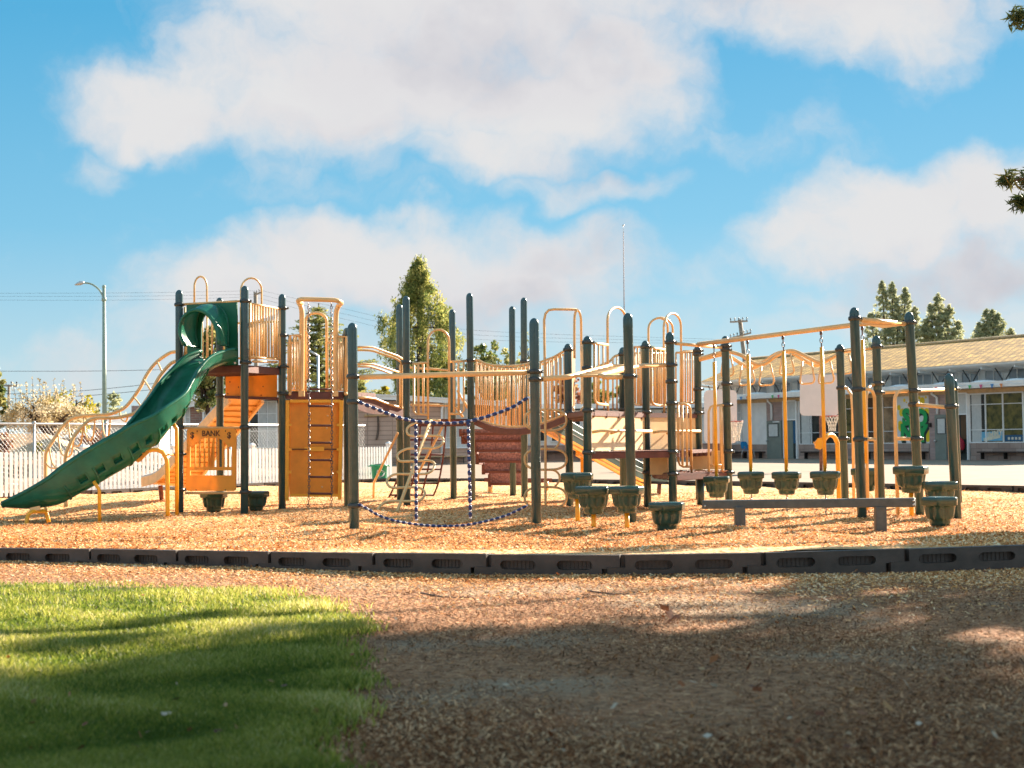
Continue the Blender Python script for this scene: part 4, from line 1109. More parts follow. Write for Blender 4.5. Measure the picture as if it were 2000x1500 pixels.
def broad(name, label, x, ytop, ybot, Z, wpx, m, n=60, per=60, leaf=.2, bark=None, base=0.0, spiky=0.0, cr=.28, cat='tree', group=G1, aspect=.55, xw=1.0):
    s = FPX / Z; b = base_of(x, Z, base); zt = W(x, ytop, Z).z; zb = W(x, ybot, Z).z
    rx = wpx / 2 / s; rz = (zt - zb) / 2; c = Vector((b.x, Z, (zt + zb) / 2)); mb = MB(); cl = []; tw = []
    fork = Vector((b.x, Z, max(base + .3, zb - rz * .15)))
    mb.tube([b, b.lerp(fork, .5) + Vector((.03 * rx, 0, 0)), fork], [.09 * rx + .04, .075 * rx + .03, .06 * rx + .02], 8)
    ends = []
    for i in range(9):
        a = 2 * math.pi * i / 9 + random.random(); e = c + Vector((math.cos(a) * rx * .62, math.sin(a) * rx * .62, random.uniform(-.1, .65) * rz))
        p = limb(mb, fork, e, .045 * rx + .02, .012 * rx + .006); ends.append(e)
        for q in range(3): limb(mb, p[2 + q], p[2 + q] + Vector((random.uniform(-.4, .4) * rx, random.uniform(-.4, .4) * rx, random.uniform(.1, .5) * rz)), .016 * rx + .008, .004)
    for i in range(n):
        d = Vector((random.gauss(0, 1), random.gauss(0, 1), random.gauss(0, 1))).normalized(); q = random.random() ** .42
        p = c + Vector((d.x * rx * q, d.y * rx * q * xw, d.z * rz * q))
        cl.append((tuple(p), cr * rx * random.uniform(.55, 1.15)))
    if spiky:
        for i in range(26):
            x_ = random.uniform(-.8, .8); s0 = c + Vector((x_ * rx, random.uniform(-.4, .4) * rx, rz * math.sqrt(max(.05, 1 - x_ * x_)) * .85)); e = s0 + Vector((random.uniform(-.15, .15), 0, spiky * random.uniform(.4, 1.2)))
            mb.tube([s0, e], [.012, .005], 4, cap=False)
            for j in range(4): tw.append((tuple(s0.lerp(e, .2 + .25 * j)), .10))
    C, r = clump_cloud(cl, per, .85)
    if tw: C2, r2 = clump_cloud(tw, 5, 1.0); C = np.concatenate([C, C2]); r = np.concatenate([r, r2])
    return finish_tree(name, label, b, mb, bark or BARKD, C, r, leaf, m, aspect, cat=cat, group=group)
broad('blossom_tree', 'wide cream blossoming tree behind the fence at far left', 95, 776, 848, 62, 176, BLOS_M, n=110, per=75, leaf=.105, spiky=.8, cr=.22, bark=BARKD)
broad('shade_tree', 'yellow green domed tree just behind the blossoming tree', 138, 762, 842, 72, 112, YEL_M, n=60, per=55, leaf=.16)
broad('shade_tree', 'dark green tree cut by the left edge of the photo', -14, 716, 850, 60, 52, BROAD_M, n=45, per=60, leaf=.17)
broad('magnolia_tree', 'glossy leaved tree with pale flecks right behind the slide tower', 407, 636, 800, 62, 88, BROAD_M, n=170, per=60, leaf=.15)
broad('shade_tree', 'dark broadleaf tree with reddish tips behind the sag bridge', 958, 668, 800, 84, 112, BROAD_M, n=150, per=42, leaf=.20, cr=.2)
broad('young_tree', 'thin sparse young tree with wispy twigs behind the sag bridge posts', 1030, 648, 776, 84, 44, TWIG_M, n=30, per=7, leaf=.2, cr=.25)
broad('shrub', 'bright yellow bush peeking over the white roof between bridge and posts', 748, 757, 780, 96, 36, YEL_M, n=22, per=40, leaf=.22, cat='shrub', group='shrubs over the school roofs', base=1.2)
broad('shrub', 'reddish orange shrub behind the right end of the sag bridge', 1112, 738, 800, 84, 62, RED_M, n=40, per=40, leaf=.2, cat='shrub', group='shrubs over the school roofs')
broad('shrub', 'dark green shrub behind the tan entry panels', 1172, 745, 802, 88, 50, BROAD_M, n=30, per=40, leaf=.22, cat='shrub', group='shrubs over the school roofs')
broad('shrub', 'low green shrub showing through the railings below the tall thin mast', 1222, 748, 800, 92, 46, CEDAR_M, n=26, per=36, leaf=.24, cat='shrub', group='shrubs over the school roofs')
broad('shrub', 'red brown shrub behind the fence at the far left edge', 6, 846, 893, 45, 40, RED_M, n=26, per=60, leaf=.09, cat='shrub', group='shrubs behind the fences')
broad('shrub', 'small yellow green bush at the foot of the blossoming tree', 78, 866, 892, 48, 22, YEL_M, n=16, per=40, leaf=.09, cat='shrub', group='shrubs behind the fences')
broad('shrub', 'rust coloured shrub behind the chain link fence under the slide', 190, 838, 890, 60, 70, RED_M, n=30, per=50, leaf=.12, cat='shrub', group='shrubs behind the fences')
broad('shade_tree', 'low green tree filling the gap left of the yellow bush', 700, 742, 792, 96, 44, CEDAR_M, n=26, per=40, leaf=.24)
broad('shade_tree', 'green tree beyond the left edge of the photo, behind the fence', -170, 720, 850, 66, 90, BROAD_M, n=60, per=60, leaf=.18)
broad('shade_tree', 'tall green tree far beyond the left edge of the photo', -380, 690, 850, 72, 120, CEDAR_M, n=80, per=60, leaf=.2)
# fan palm seen between the railings
def palm():
    b = base_of(1284, 100, 0); top = W(1283, 690, 100); mb = MB(); mb.tube([b, b.lerp(top, .6), top], [.22, .18, .15], 8)
    cl = []; C = []; 
    for i in range(60):
        a = random.uniform(0, 2 * math.pi); e = random.uniform(-.9, 1.1); L = random.uniform(.6, 1.1)
        d = Vector((math.cos(a) * math.cos(e), math.sin(a) * math.cos(e), math.sin(e)))
        for j in range(14):
            f = (j + 1) / 14; C.append(top + d * (L * f) + Vector((0, 0, -.35 * f * f)))
    for i in range(240): C.append(top + Vector((random.gauss(0, .28), random.gauss(0, .28), -random.random() * 2.2)))
    C = np.array([tuple(c) for c in C])
    finish_tree('palm_tree', 'fan palm with a shaggy trunk seen between the upper deck railings', b, mb, BARK, C, np.clip(RNG.normal(.55, .25, len(C)), 0, 1), .28, CEDAR_M, .22, droop=.3)
palm()
# big pine standing out of frame at the right: its branch tips reach in and its crown shades the foreground
def fore_pine(label, x, y, h, lean, rad, seed, first, reach=()):
    random.seed(seed); tip = []
    b = Vector((x, y, 0)); top = b + Vector((lean[0], lean[1], h)); mb = MB(); cl = []
    mb.tube([b, b.lerp(top, .3), b.lerp(top, .65), top], [.34, .28, .17, .03], 10)
    for i in range(30):
        t = first + (1 - first) * (i + random.random() * .5) / 30
        R = rad * min(1.0, (1 - t) * 5 + .15)
        for k in range(5):
            a = random.uniform(0, 2 * math.pi); L = R * random.uniform(.5, 1.05)
            s = b.lerp(top, t); e = s + Vector((math.cos(a) * L, math.sin(a) * L, .14 * L))
            p = limb(mb, s, e, .022 * L + .015, .008, .1)
            n = int(L / .36)
            for j in range(n + 1):
                q = s.lerp(e, .2 + .8 * j / max(1, n))
                if 6.35 < q.z < 8.6 and q.y * .64 - q.x * .768 > 4.2: continue
                cl.append((tuple(q + Vector((random.gauss(0, .2), random.gauss(0, .2), random.gauss(0, .1)))), random.uniform(.22, .42)))
    for e in reach:
        s = b.lerp(top, .34); p = limb(mb, s, e, .09, .02, .12, 10); d = (p[-1] - p[-3]).normalized()
        for j in range(13):
            q = p[-1] - d * (.10 * j) + Vector((random.gauss(0, .05 + .014 * j), random.gauss(0, .05), random.gauss(0, .05 + .014 * j))); tip.append((tuple(q), random.uniform(.10, .19)))
    C, r = clump_cloud(cl, 105, .7)
    t_ = finish_tree('pine_tree', label, b, mb, BARK, C, r, .24, FORE_M, .26, group='large pine beside the foreground')
    if not tip: return t_
    C, r = clump_cloud(tip, 95, .8); v, q = leaf_quads(C, .15, .16, .15); np_mesh('needle_sprays', v, q, NEEDLE_M, parent=t_, rnd=r)
    return t_
def at_sn(s, n): return (.64 * s - .768 * n, .768 * s + .64 * n)
fore_pine('large pine outside the right edge whose branch tips hang into the frame', *at_sn(26, 4.75), 12.2, (.2, .2), 2.3, 3, .36, [W(1976, 352, 21), W(1990, 395, 21.4), W(1993, 30, 21.0)])
fore_pine('large pine further right outside the frame, without branches reaching into it', *at_sn(25, .9), 12.6, (-.2, .2), 2.5, 5, .32)
def sky_block_pine():  # unseen pine added to keep sky light off the foreground
    random.seed(14)
    b = Vector((2.4, -3.0, 0)); top = b + Vector((-.4, .3, 12)); mb = MB(); cl = []
    mb.tube([b, b.lerp(top, .4), b.lerp(top, .75), top], [.36, .28, .17, .04], 10)
    for i in range(15):
        t = .32 + .67 * i / 15
        for k in range(7):
            a = random.uniform(0, 2 * math.pi); L = 8.6 * (1 - (t - .32) * .9) * random.uniform(.5, 1.05)
            s = b.lerp(top, t); e = s + Vector((math.cos(a) * L, math.sin(a) * L, .10 * L))
            if e.z < 1.9 + .32 * max(0, e.y): continue
            limb(mb, s, e, .02 * L + .02, .01, .1)
            n = int(L / .6)
            for j in range(n + 1):
                q = s.lerp(e, .22 + .78 * j / max(1, n)) + Vector((random.gauss(0, .3), random.gauss(0, .3), random.gauss(0, .12)))
                if q.z - .6 > 1.6 + .30 * max(0, q.y): cl.append((tuple(q), random.uniform(.35, .6)))
    C, r = clump_cloud(cl, 46, .6)
    finish_tree('pine_tree', 'unseen pine added behind the camera, its crown blocking sky light from the foreground lawn', b, mb, BARK, C, r, .3, FORE_M, .3, group='large pine beside the foreground')
sky_block_pine()
random.seed(21)
# ------------------------------------------------------------------ street furniture
def lamp():
    Z = 58; b = base_of(204.5, Z); t = thing('street_lamp', 'tall sage green street lamp with a curved arm reaching left', 'street lamp', b)
    top = W(203, 560, Z)
    mb = MB(); mb.tube([b, top], [.10, .058], 10); mb.ball(top, .075); mb.tube([b, b + Vector((0, 0, .9))], [.16, .14], 10); mb.build('pole', POLEG, t)
    mb = MB(); mb.tube(smooth_pts(LP([(203, 584), (199, 574), (192, 564), (182, 556.5), (172, 553), (162, 552.5)], Z), 16), .034, 7); mb.tube([W(203.3, 588, Z), W(203, 581, Z)], .09, 10); mb.build('arm', POLEG, t)
    mb = MB(); a, b_ = W(165, 552.2, Z), W(146, 556.8, Z)
    mb.rings([[a.lerp(b_, f) + Vector((0, w * math.cos(k), h * math.sin(k) * (1 if math.sin(k) > 0 else .5))) for k in [2 * math.pi * i / 10 for i in range(10)]] for f, w, h in ((0, .03, .03), (.12, .09, .07), (.4, .15, .11), (.75, .14, .07), (1, .05, .02))])
    mb.build('lamp_head', GALV, t)
lamp()
t = thing('street_lamp', 'pale straight armed lamp pole seen through the gate of the chain ladder', 'street lamp', base_of(622, 72))
mb = MB(); mb.tube([base_of(622, 72), W(621, 694, 72)], .055, 8); mb.build('pole', GALV, t)
mb = MB(); mb.tube(LP([(621, 695), (605, 685)], 72), .045, 8); mb.build('arm', GALV, t)
t = thing('mast', 'very tall thin white mast with a ball on top rising behind the loops', 'mast', base_of(1221, 110))
mb = MB(); mb.tube([base_of(1221, 110), W(1219, 600, 110), W(1217.5, 452, 110)], [.05, .034, .02], 7); mb.build('pole', RUST, t)
mb = MB(); mb.ball(W(1217.3, 440, 110), .07); mb.tube([W(1217.5, 452, 110), W(1217.3, 441, 110)], .012, 5); mb.build('finial_ball', GALV, t)
def upole(label, x0, x1, yt, Z, arms, r=.15):
    b = base_of(x1, Z); top = W(x0, yt, Z); t = thing('utility_pole', label, 'utility pole', b, 'utility poles')
    mb = MB(); mb.tube([b, top], [r * 1.25, r], 8); mb.build('pole', WOODP, t)
    for (xa, ya, xb, yb, ins) in arms:
        A, B = W(xa, ya, Z - .3), W(xb, yb, Z - .3); mb = MB(); mb.beam(A, B, .12, .12); c = mb.build('crossarm', WOODP, t)
        mb = MB()
        for i in range(ins): q = A.lerp(B, (i + .15) / (ins - .7)); mb.tube([q, q + U_ * .22], .03, 6); mb.ball(q + U_ * .24, .06, 6, 4)
        mb.build('insulators', BLACK, c)
    return t
upole('leaning wooden utility pole with two crossarms behind the monkey bars', 1445, 1476, 624, 115, [(1426, 629, 1460, 627, 5), (1426, 661, 1467, 650, 7)])
upole('wooden utility pole top with insulators behind the tall rail hoop', 499, 502, 571, 120, [(496, 577, 512, 570, 4)])
upole('thin dark utility pole with one crossarm at far left', 17.5, 14, 751, 100, [(0, 753, 34, 754, 4)], .09)
def wire(pts, Z, label, r=.018, Z1=None):
    q = LP(pts, Z, Z1); n = 26; a = smooth_pts(q, n); mb = MB(); mb.tube(a, r, 4, cap=False)
    tag(mb.build('power_line', BLACK, origin=a[0]), label, 'power line', 'overhead lines')
wire([(-60, 725), (200, 724.5), (420, 719)], 100, 'single overhead line crossing above the blossoming tree and passing the lamp pole', .014)
wire([(-60, 770), (120, 766), (330, 745), (560, 705)], 90, 'upper of the two sagging lines over the blossoming tree', .014)
wire([(-60, 779), (120, 776), (330, 757), (560, 722)], 90, 'lower of the two sagging lines over the blossoming tree', .014)
wire([(-60, 573), (250, 572), (498, 568)], 120, 'topmost faint line running left from the pole behind the tower', .007)
wire([(-60, 579), (250, 578.5), (498, 575)], 120, 'middle faint line running left from the pole behind the tower', .007)
wire([(-60, 586), (250, 586), (498, 580)], 120, 'lowest faint line running left from the pole behind the tower', .007)
wire([(504, 566), (640, 596), (900, 643), (1430, 664)], 120, 'upper faint line from the tower pole to the leaning pole', .007)
wire([(504, 574), (640, 606), (900, 652), (1430, 668)], 120, 'middle faint line from the tower pole to the leaning pole', .007)
wire([(504, 582), (640, 616), (900, 661), (1430, 672)], 120, 'lower faint line from the tower pole to the leaning pole', .007)
# ------------------------------------------------------------------ basketball hoops on the court
def hoop(label, Z, bx0, bx1, by0, by1, px, rimx0, rimx1, rimy, nety, rot):
    b = base_of(px, Z, .05); t = thing('basketball_hoop', label, 'basketball hoop', b, 'basketball hoops on the court')
    mb = MB(); mb.tube([b, W(px, by0 + 4, Z)], .055, 10); mb.build('pole', RUST, t)
    mb = MB(); r = 9; o_ = []
    for cx, cy, a0 in ((bx1 - r, by0 + r, 0), (bx0 + r, by0 + r, 1), (bx0 + r, by1 - r, 2), (bx1 - r, by1 - r, 3)):
        for k in range(6): a = math.pi / 2 * (a0 + k / 5); o_.append((cx + r * math.cos(a), cy - r * math.sin(a)))
    mb.slab([W(x, y, Z - .12 + rot * (x - px) / 60) for x, y in o_], (0, -.04, 0)); mb.build('backboard', PINKB, t)
    c = W((rimx0 + rimx1) / 2, rimy, Z - .45); R = (rimx1 - rimx0) / 2 * Z / FPX
    mb = MB(); mb.tube([c + Vector((R * math.cos(a), R * math.sin(a), 0)) for a in [2 * math.pi * i / 20 for i in range(20)]], .014, 6, closed=True); mb.beam(c + Vector((0, R, -.02)), c + Vector((0, R + .2, -.02)), .1, .03); mb.build('rim', REDM, t)
    mb = MB(); hN = (nety - rimy) * Z / FPX; nS = 12
    for k in range(nS):
        for sg in (-1, 1):
            pts = []
            for j in range(7):
                f = j / 6; a = 2 * math.pi * (k + sg * f * 2.0) / nS; q = R * (1 - .52 * min(1, f * 1.4) + .06 * max(0, f - .7))
                pts.append(c + Vector((q * math.cos(a), q * math.sin(a), -hN * f)))
            mb.tube(pts, .0095, 4, cap=False)
    mb.build('net', NETM, t)
hoop('basketball hoop with a large pink beige board and white net between the hanging pods', 50, 1562, 1638, 732, 812, 1603, 1611, 1638, 812.5, 842, 0)
hoop('basketball hoop with red rim, its board half hidden by a dark post', 56, 1375, 1439, 762, 866, 1405, 1424, 1451, 823, 861, .0)
# ------------------------------------------------------------------ recycling bin
bb = G(739, 941.5); bb.y -= 1.0; bb.x = (739 - 1000) / FPX * bb.y
s_ = FPX / bb.y; hb = 36 / s_; rb = 15.5 / s_
t = thing('recycling_bin', 'round green recycling bin with white symbol beside the fence end post', 'bin', bb)
mb = MB(); mb.lathe(bb, [(rb * .86, 0), (rb * .88, .02), (rb, hb - .06), (rb * 1.07, hb - .055), (rb * 1.07, hb), (rb * .98, hb), (rb * .96, hb - .05)], 24); mb.build('body', BINM, t)
mb = MB(); mb.lathe(bb + U_ * (hb - .05), [(rb * .95, 0), (rb * .7, .05), (.02, .075)], 16); mb.build('rubbish', BLACK, t)
for sg in (-1, 1):
    mb = MB(); q = bb + Vector((sg * rb * 1.06, 0, hb - .03)); mb.tube([q + Vector((0, -.07, 0)), q + Vector((sg * .055, -.06, -.02)), q + Vector((sg * .055, .06, -.02)), q + Vector((0, .07, 0))], .016, 6); mb.build('handle', BINM, t)
mb = MB(); cc = bb + Vector((rb * .22, 0, hb * .52)); R = rb * .42
def on_bin(u, v):
    x = cc.x - bb.x + u; rr = rb * (.9 + .1 * (cc.z + v) / hb) + .004
    return Vector((bb.x + x, bb.y - math.sqrt(max(1e-4, rr * rr - x * x)), cc.z + v))
for k in range(3):
    a0 = math.pi / 2 + k * 2 * math.pi / 3
    pts = [(R * math.cos(a0 + da), R * math.sin(a0 + da)) for da in (-.75, -.28, .28, .62)]
    mb.tube([on_bin(*p) for p in pts], .016, 4)
    e = pts[-1]; d = (math.cos(a0 + .62 + math.pi / 2), math.sin(a0 + .62 + math.pi / 2)); n_ = (math.cos(a0 + .62), math.sin(a0 + .62))
    mb.add([on_bin(e[0] + n_[0] * .05, e[1] + n_[1] * .05), on_bin(e[0] - n_[0] * .05, e[1] - n_[1] * .05), on_bin(e[0] + d[0] * .075, e[1] + d[1] * .075)], [(0, 1, 2), (2, 1, 0)])
for i, w in enumerate((.07, .05)): mb.tube([on_bin(-w, -R - .06 - .03 * i), on_bin(w, -R - .06 - .03 * i)], .008, 4)
mb.build('recycling_symbol', WHITEP, t)
# ------------------------------------------------------------------ the play structure
PSO = Vector((0, 24, 0))
PS = thing('play_structure', 'large tan, green and brown climbing structure on dark green posts over wood chips', 'play structure', PSO)
# posts: name -> (top x, top y, foot x, foot y, depth, right-hand olive set?, clamp rows)
PO = dict(
    A=(350, 566, 351, 999, 25.3, 0, (595, 835, 887, 957)), B=(478, 558, 477.5, 1004, 24.9, 0, (588, 708, 835, 961)), C=(551, 574, 551, 998, 26.06, 0, (602, 655, 716, 769)),
    D=(429, 581, 430, 990, 26.5, 0, (640, 728, 773)), E=(677, 640, 679, 988, 26.5, 0, (656, 769)),
    X=(688, 630, 692, 1038, 19.6, 0, (735.5, 785, 988)), Y=(1043, 621, 1048, 1033, 19.7, 0, (726, 741)),
    F=(793, 578, 795, 987, 27.2, 0, (708, 818)), G=(780, 594, 781.5, 975, 29.5, 0, (722, 818)), J2=(883, 604, 886, 972, 30.5, 0, (724,)), I=(917, 572, 922, 983, 27.8, 0, (704, 822)),
    P1=(1000, 598, 1002, 972, 30.8, 0, ()), P2=(1023, 581, 1024.5, 979, 29.4, 0, (706,)),
    J=(1109, 671, 1113, 994, 25.3, 0, (683, 807)), K=(1147, 656, 1148, 1010, 22.8, 1, (668.5, 719, 802, 884)), L=(1226, 611, 1234, 1030, 19.9, 1, (735,)),
    M=(1260, 665, 1265, 991, 25.5, 1, (677.5, 805, 923)), AA=(1216, 678, 1218, 985, 27.0, 1, (692, 800)), N=(1308, 648, 1315, 1001, 23.6, 1, (668.5, 713, 745.5, 788, 883, 926)),
    O=(1362, 675, 1366, 985, 27.0, 1, (685, 692, 760.5, 807)), Q=(1416, 656, 1424, 990, 25.2, 1, (676, 683, 749.5, 791, 882, 923)),
    R=(1640, 672, 1651, 990, 25.0, 1, (683, 757.5, 857)), S=(1668, 600, 1684, 1019, 20.35, 1, (622, 760.5, 858)), T=(1711, 655, 1721, 998, 23.0, 1, (677, 749, 767)),
    U=(1775, 609, 1797, 1011, 21.4, 1, (630, 763, 790, 857)), V=(1853, 729, 1869, 1014, 20.4, 1, (794,)), Wt=(1862, 740, 1871.5, 986, 25.0, 1, (760,)))
PP = {}
def post_pt(k, y):
    xt, yt, xb, yb, Z = PO[k][:5]; return W(xt + (xb - xt) * (y - yt) / (yb - yt), y, Z)
for k, (xt, yt, xb, yb, Z, right, cl) in PO.items():
    top, bot = W(xt, yt, Z), W(xb, yb, Z); r = .0635; PP[k] = Vector((bot.x, Z, 0))
    ax = (top - bot).normalized(); L = (top - bot).length
    mb = MB(); prof = [(r, -.35), (r, L - .085)] + [(r * math.cos(a), L - .085 + .085 * math.sin(a)) for a in (.3, .6, .9, 1.2, 1.45)]
    if right: prof = [(r, -.35), (r, L - .2), (r * 1.02, L - .195)] + [(r * 1.02, L - .085)] + prof[2:]
    mb.lathe(bot, prof, 20, ax)
    p = mb.build('post', POSTR if right else POST, PS)
    for y in cl:
        c = post_pt(k, y); mb = MB(); rr = r
        mb.lathe(c, [(rr + .001, -.032), (rr + .013, -.026), (rr + .02, -.012), (rr + .02, .012), (rr + .013, .026), (rr + .001, .032)], 18, ax)
        s_ = Vector((.55, -.75, 0)); mb.tube([c + s_ * rr, c + s_ * (rr + .035)], .011, 6); mb.tube([c - s_ * .8 * rr + Vector((rr * .9, 0, 0)), c + Vector((rr + .045, 0, 0))], .02, 8)
        mb.build('clamp', CLAMP, p)
mb = MB(); c = W(1676.5, 1013.5, 20.24); mb.box(c, (.06, .012, .025)); mb.build('white_sticker', WHITEP, PS)

def tubes(name, m, paths, r, parent=PS, n=8):
    mb = MB()
    for p in paths: mb.tube(p, r, n)
    return mb.build(name, m, parent)
def arc(x0, x1, yspring, ytop, n=10):
    cx, rx = (x0 + x1) / 2, (x1 - x0) / 2
    return [(cx - rx * math.cos(math.pi * i / n), yspring - (yspring - ytop) * math.sin(math.pi * i / n)) for i in range(n + 1)]
def railing(x0, yt0, yb0, Z0, x1, yt1, yb1, Z1, n, parent=PS, m=None, r=.017, name='railing'):
    mb = MB()
    mb.tube([W(x0, yt0, Z0), W(x1, yt1, Z1)], r * 1.15, 7); mb.tube([W(x0, yb0, Z0), W(x1, yb1, Z1)], r * 1.15, 7)
    for i in range(n):
        f = i / (n - 1); x = x0 + (x1 - x0) * f; Z = 1 / ((1 - f) / Z0 + f / Z1)
        mb.tube([W(x, yt0 + (yt1 - yt0) * f, Z), W(x, yb0 + (yb1 - yb0) * f, Z)], r, 6)
    return mb.build(name, m or TAN, parent)
def deck(pts, z, th, name='deck', lip=0.0, holes=True):
    P = [Vector((p[0], p[1], z)) for p in pts]
    mb = MB(); mb.slab(P, (0, 0, -.018)); d = mb.build(name, BROWN, PS)
    mb = MB()
    for a, b in zip(P, P[1:] + P[:1]):
        e = (b - a).normalized(); mb.beam(a + e * .03 - U_ * (th / 2 + .0205), b - e * .03 - U_ * (th / 2 + .0205), .03, th)
    n = 5; c = sum(P, Vector()) / len(P)
    for i in range(n):
        f = (i + .5) / n; a, b = P[0].lerp(P[-1], f), P[1].lerp(P[2], f); mb.beam(a - U_ * .07, b - U_ * .07, .05, .08)
    mb.build('deck_edge', BROWN, d)
    return d
def inset(pts, k=.06):
    c = sum((Vector((p[0], p[1], 0)) for p in pts), Vector()) / len(pts)
    return [Vector((p[0], p[1], 0)) * (1 - k) + c * k for p in pts]

# --- slide tower
A, B, C, D, E = (PP[k] for k in 'ABCDE')
deck(inset([A, B, C, D], .03), 2.42, .10)
fr = (B - A).normalized(); fn = Vector((fr.y, -fr.x, 0))            # along and out of the tower's front side
def on_front(x, y, out_=0.0):
    """point of the tower's front plane seen at photo (x, y)"""
    d = _F + _R * ((x - 1000.0) / FPX) + _U * ((750.0 - y) / FPX); o = Vector((0, 0, CAM_H)); q = A + fn * out_
    k = (q - o).dot(fn) / d.dot(fn); return o + d * k
arch_in = [(393, 716), (393, 640)] + [(a, b) for a, b in arc(393, 440, 640, 606, 10)][1:-1] + [(440, 640), (440, 716)]
mb = MB(); mb.slab([on_front(x, y) for x, y in [(364, 593), (462.5, 586), (464, 713), (440.5, 716.5), (392.5, 716.5), (366, 716.5)]] if False else [on_front(x, y) for x, y in [(364, 593), (462.5, 586), (464, 713), (440.2, 714)] + arch_in[::-1] + [(366, 718)]], fn * -.03)
mb.build('slide_panel', GREENP, PS)
mb = MB(); mb.tube([on_front(357, 594, -.01), on_front(470, 588, -.01)], .018, 8); mb.tube([on_front(361, 600, -.06), on_front(361.5, 700, -.06)], .018, 6); mb.tube([on_front(470, 560 + 40, -.06), on_front(470.5, 705, -.06)], .018, 6); mb.build('panel_frame', TAN, PS)
mb = MB(); mb.tube([on_front(459, 709, .03), on_front(459, 709, -.03)], .02, 8); mb.build('bolt', GALV, PS)
# slide: near rim, far rim and shell depth, top to bottom
near = [(462, 682, 24.80), (445, 684, 24.62), (412, 697, 24.2), (390, 720, 23.85), (375, 745, 23.55), (360, 770, 23.25), (325, 795, 22.85), (300, 812, 22.65), (262, 829, 22.45), (225, 851, 22.35), (180, 876, 22.25), (125, 912, 22.2), (95, 935, 22.2), (50, 961, 22.2), (4, 983, 22.2)]
farr = [(393, 686, 25.2), (386, 687, 25.1), (360, 698, 24.8), (333, 725, 24.5), (312, 748, 24.2), (295, 773, 23.9), (276, 797, 23.5), (257, 821, 23.25), (238, 840, 23.05), (205, 859, 22.95), (165, 882, 22.85), (119, 913, 22.8), (90, 936, 22.8), (48, 961, 22.8), (3, 983, 22.75)]
dep = [.26, .26, .27, .32, .35, .37, .40, .44, .48, .50, .50, .47, .42, .27, .07]
NS = 54
Nn, Ff = smooth_pts(P3(near), NS), smooth_pts(P3(farr), NS)
dd = np.interp(np.linspace(0, 1, NS), np.linspace(0, 1, len(dep)), dep)
KI, KO = 12, 14
inner, outer = [], []
for i in range(NS):
    Mi = (Nn[i] + Ff[i]) / 2; hv = (Nn[i] - Ff[i]) / 2; t = (Nn[min(i + 1, NS - 1)] - Nn[max(i - 1, 0)]).normalized()
    dn = (Vector((0, 0, -1)) - t * (-t.z)); dn = dn.normalized()
    di = max(.03, dd[i] * .80)
    inner.append([Mi + hv * (-math.cos(math.pi * k / KI)) * 1.0 + dn * (di * abs(math.sin(math.pi * k / KI)) ** .55) for k in range(KI + 1)])
    ow = []
    for k in range(KO + 1):
        a = math.pi * k / KO; c_ = -math.cos(a)
        ow.append(Mi + hv * c_ * 1.05 + dn * (dd[i] * abs(math.sin(a)) ** .5))
    outer.append(ow)
mb = MB()
mb.add([p for l in inner for p in l], [(i * (KI + 1) + k, i * (KI + 1) + k + 1, (i + 1) * (KI + 1) + k + 1, (i + 1) * (KI + 1) + k) for i in range(NS - 1) for k in range(KI)], True)
pock = set()
for i in (10, 14, 18, 22, 25, 28, 31, 34, 37, 40):                  # hand-sized hollows along the moulded side
    for di in (0, 1):
        if i + di < NS - 1:
            pock.add((i + di, 11)); pock.add((i + di, 12))
for i in (16, 23, 30, 36, 41): pock.add((i, 9)); pock.add((i + 1, 9))
W_ = KO + 1
mb.add([p for l in outer for p in l], [(i * W_ + k, (i + 1) * W_ + k, (i + 1) * W_ + k + 1, i * W_ + k + 1) for i in range(NS - 1) for k in range(KO) if (i, k) not in pock], True)
done = set()
for (i, k) in sorted(pock):
    if (i, k) in done: continue
    i1 = i + 1; k1 = k + 1
    if (i + 1, k) in pock and (i + 1, k) not in done: i1 = i + 2
    if (i, k + 1) in pock and (i, k + 1) not in done: k1 = k + 2
    for a in range(i, i1):
        for b in range(k, k1): done.add((a, b))
    q = [outer[i][k], outer[min(i1, NS - 1)][k], outer[min(i1, NS - 1)][k1], outer[i][k1]]
    c = (q[0] + q[1] + q[2] + q[3]) / 4; nn = (q[1] - q[0]).cross(q[3] - q[0]).normalized()
    inward = ((inner[i][KI // 2] + Nn[i] + Ff[i]) / 3 - c); nn = nn if nn.dot(inward) > 0 else -nn
    qi = [c + (p - c) * .70 for p in q]; qd = [c + (p - c) * .58 + nn * .06 for p in q]
    mb.add(q + qi + qd, [(0, 1, 5, 4), (1, 2, 6, 5), (2, 3, 7, 6), (3, 0, 4, 7), (4, 5, 9, 8), (5, 6, 10, 9), (6, 7, 11, 10), (7, 4, 8, 11), (8, 9, 10, 11)])
mb.tube(Nn, .030, 8); mb.tube(Ff, .030, 8)
mb.tube(inner[-1], .025, 6); mb.add(inner[-1] + outer[-1], [tuple(range(KI + 1)) ])
slide = mb.build('slide', GREEN, PS)
mb = MB()
for i in (9, 20, 27, 33, 39, 44): mb.tube([p + (p - (Nn[i] + Ff[i]) / 2) * .015 for p in outer[i][1:-1]], .015, 5, cap=False)
mb.build('moulded_band', GREEN, slide)
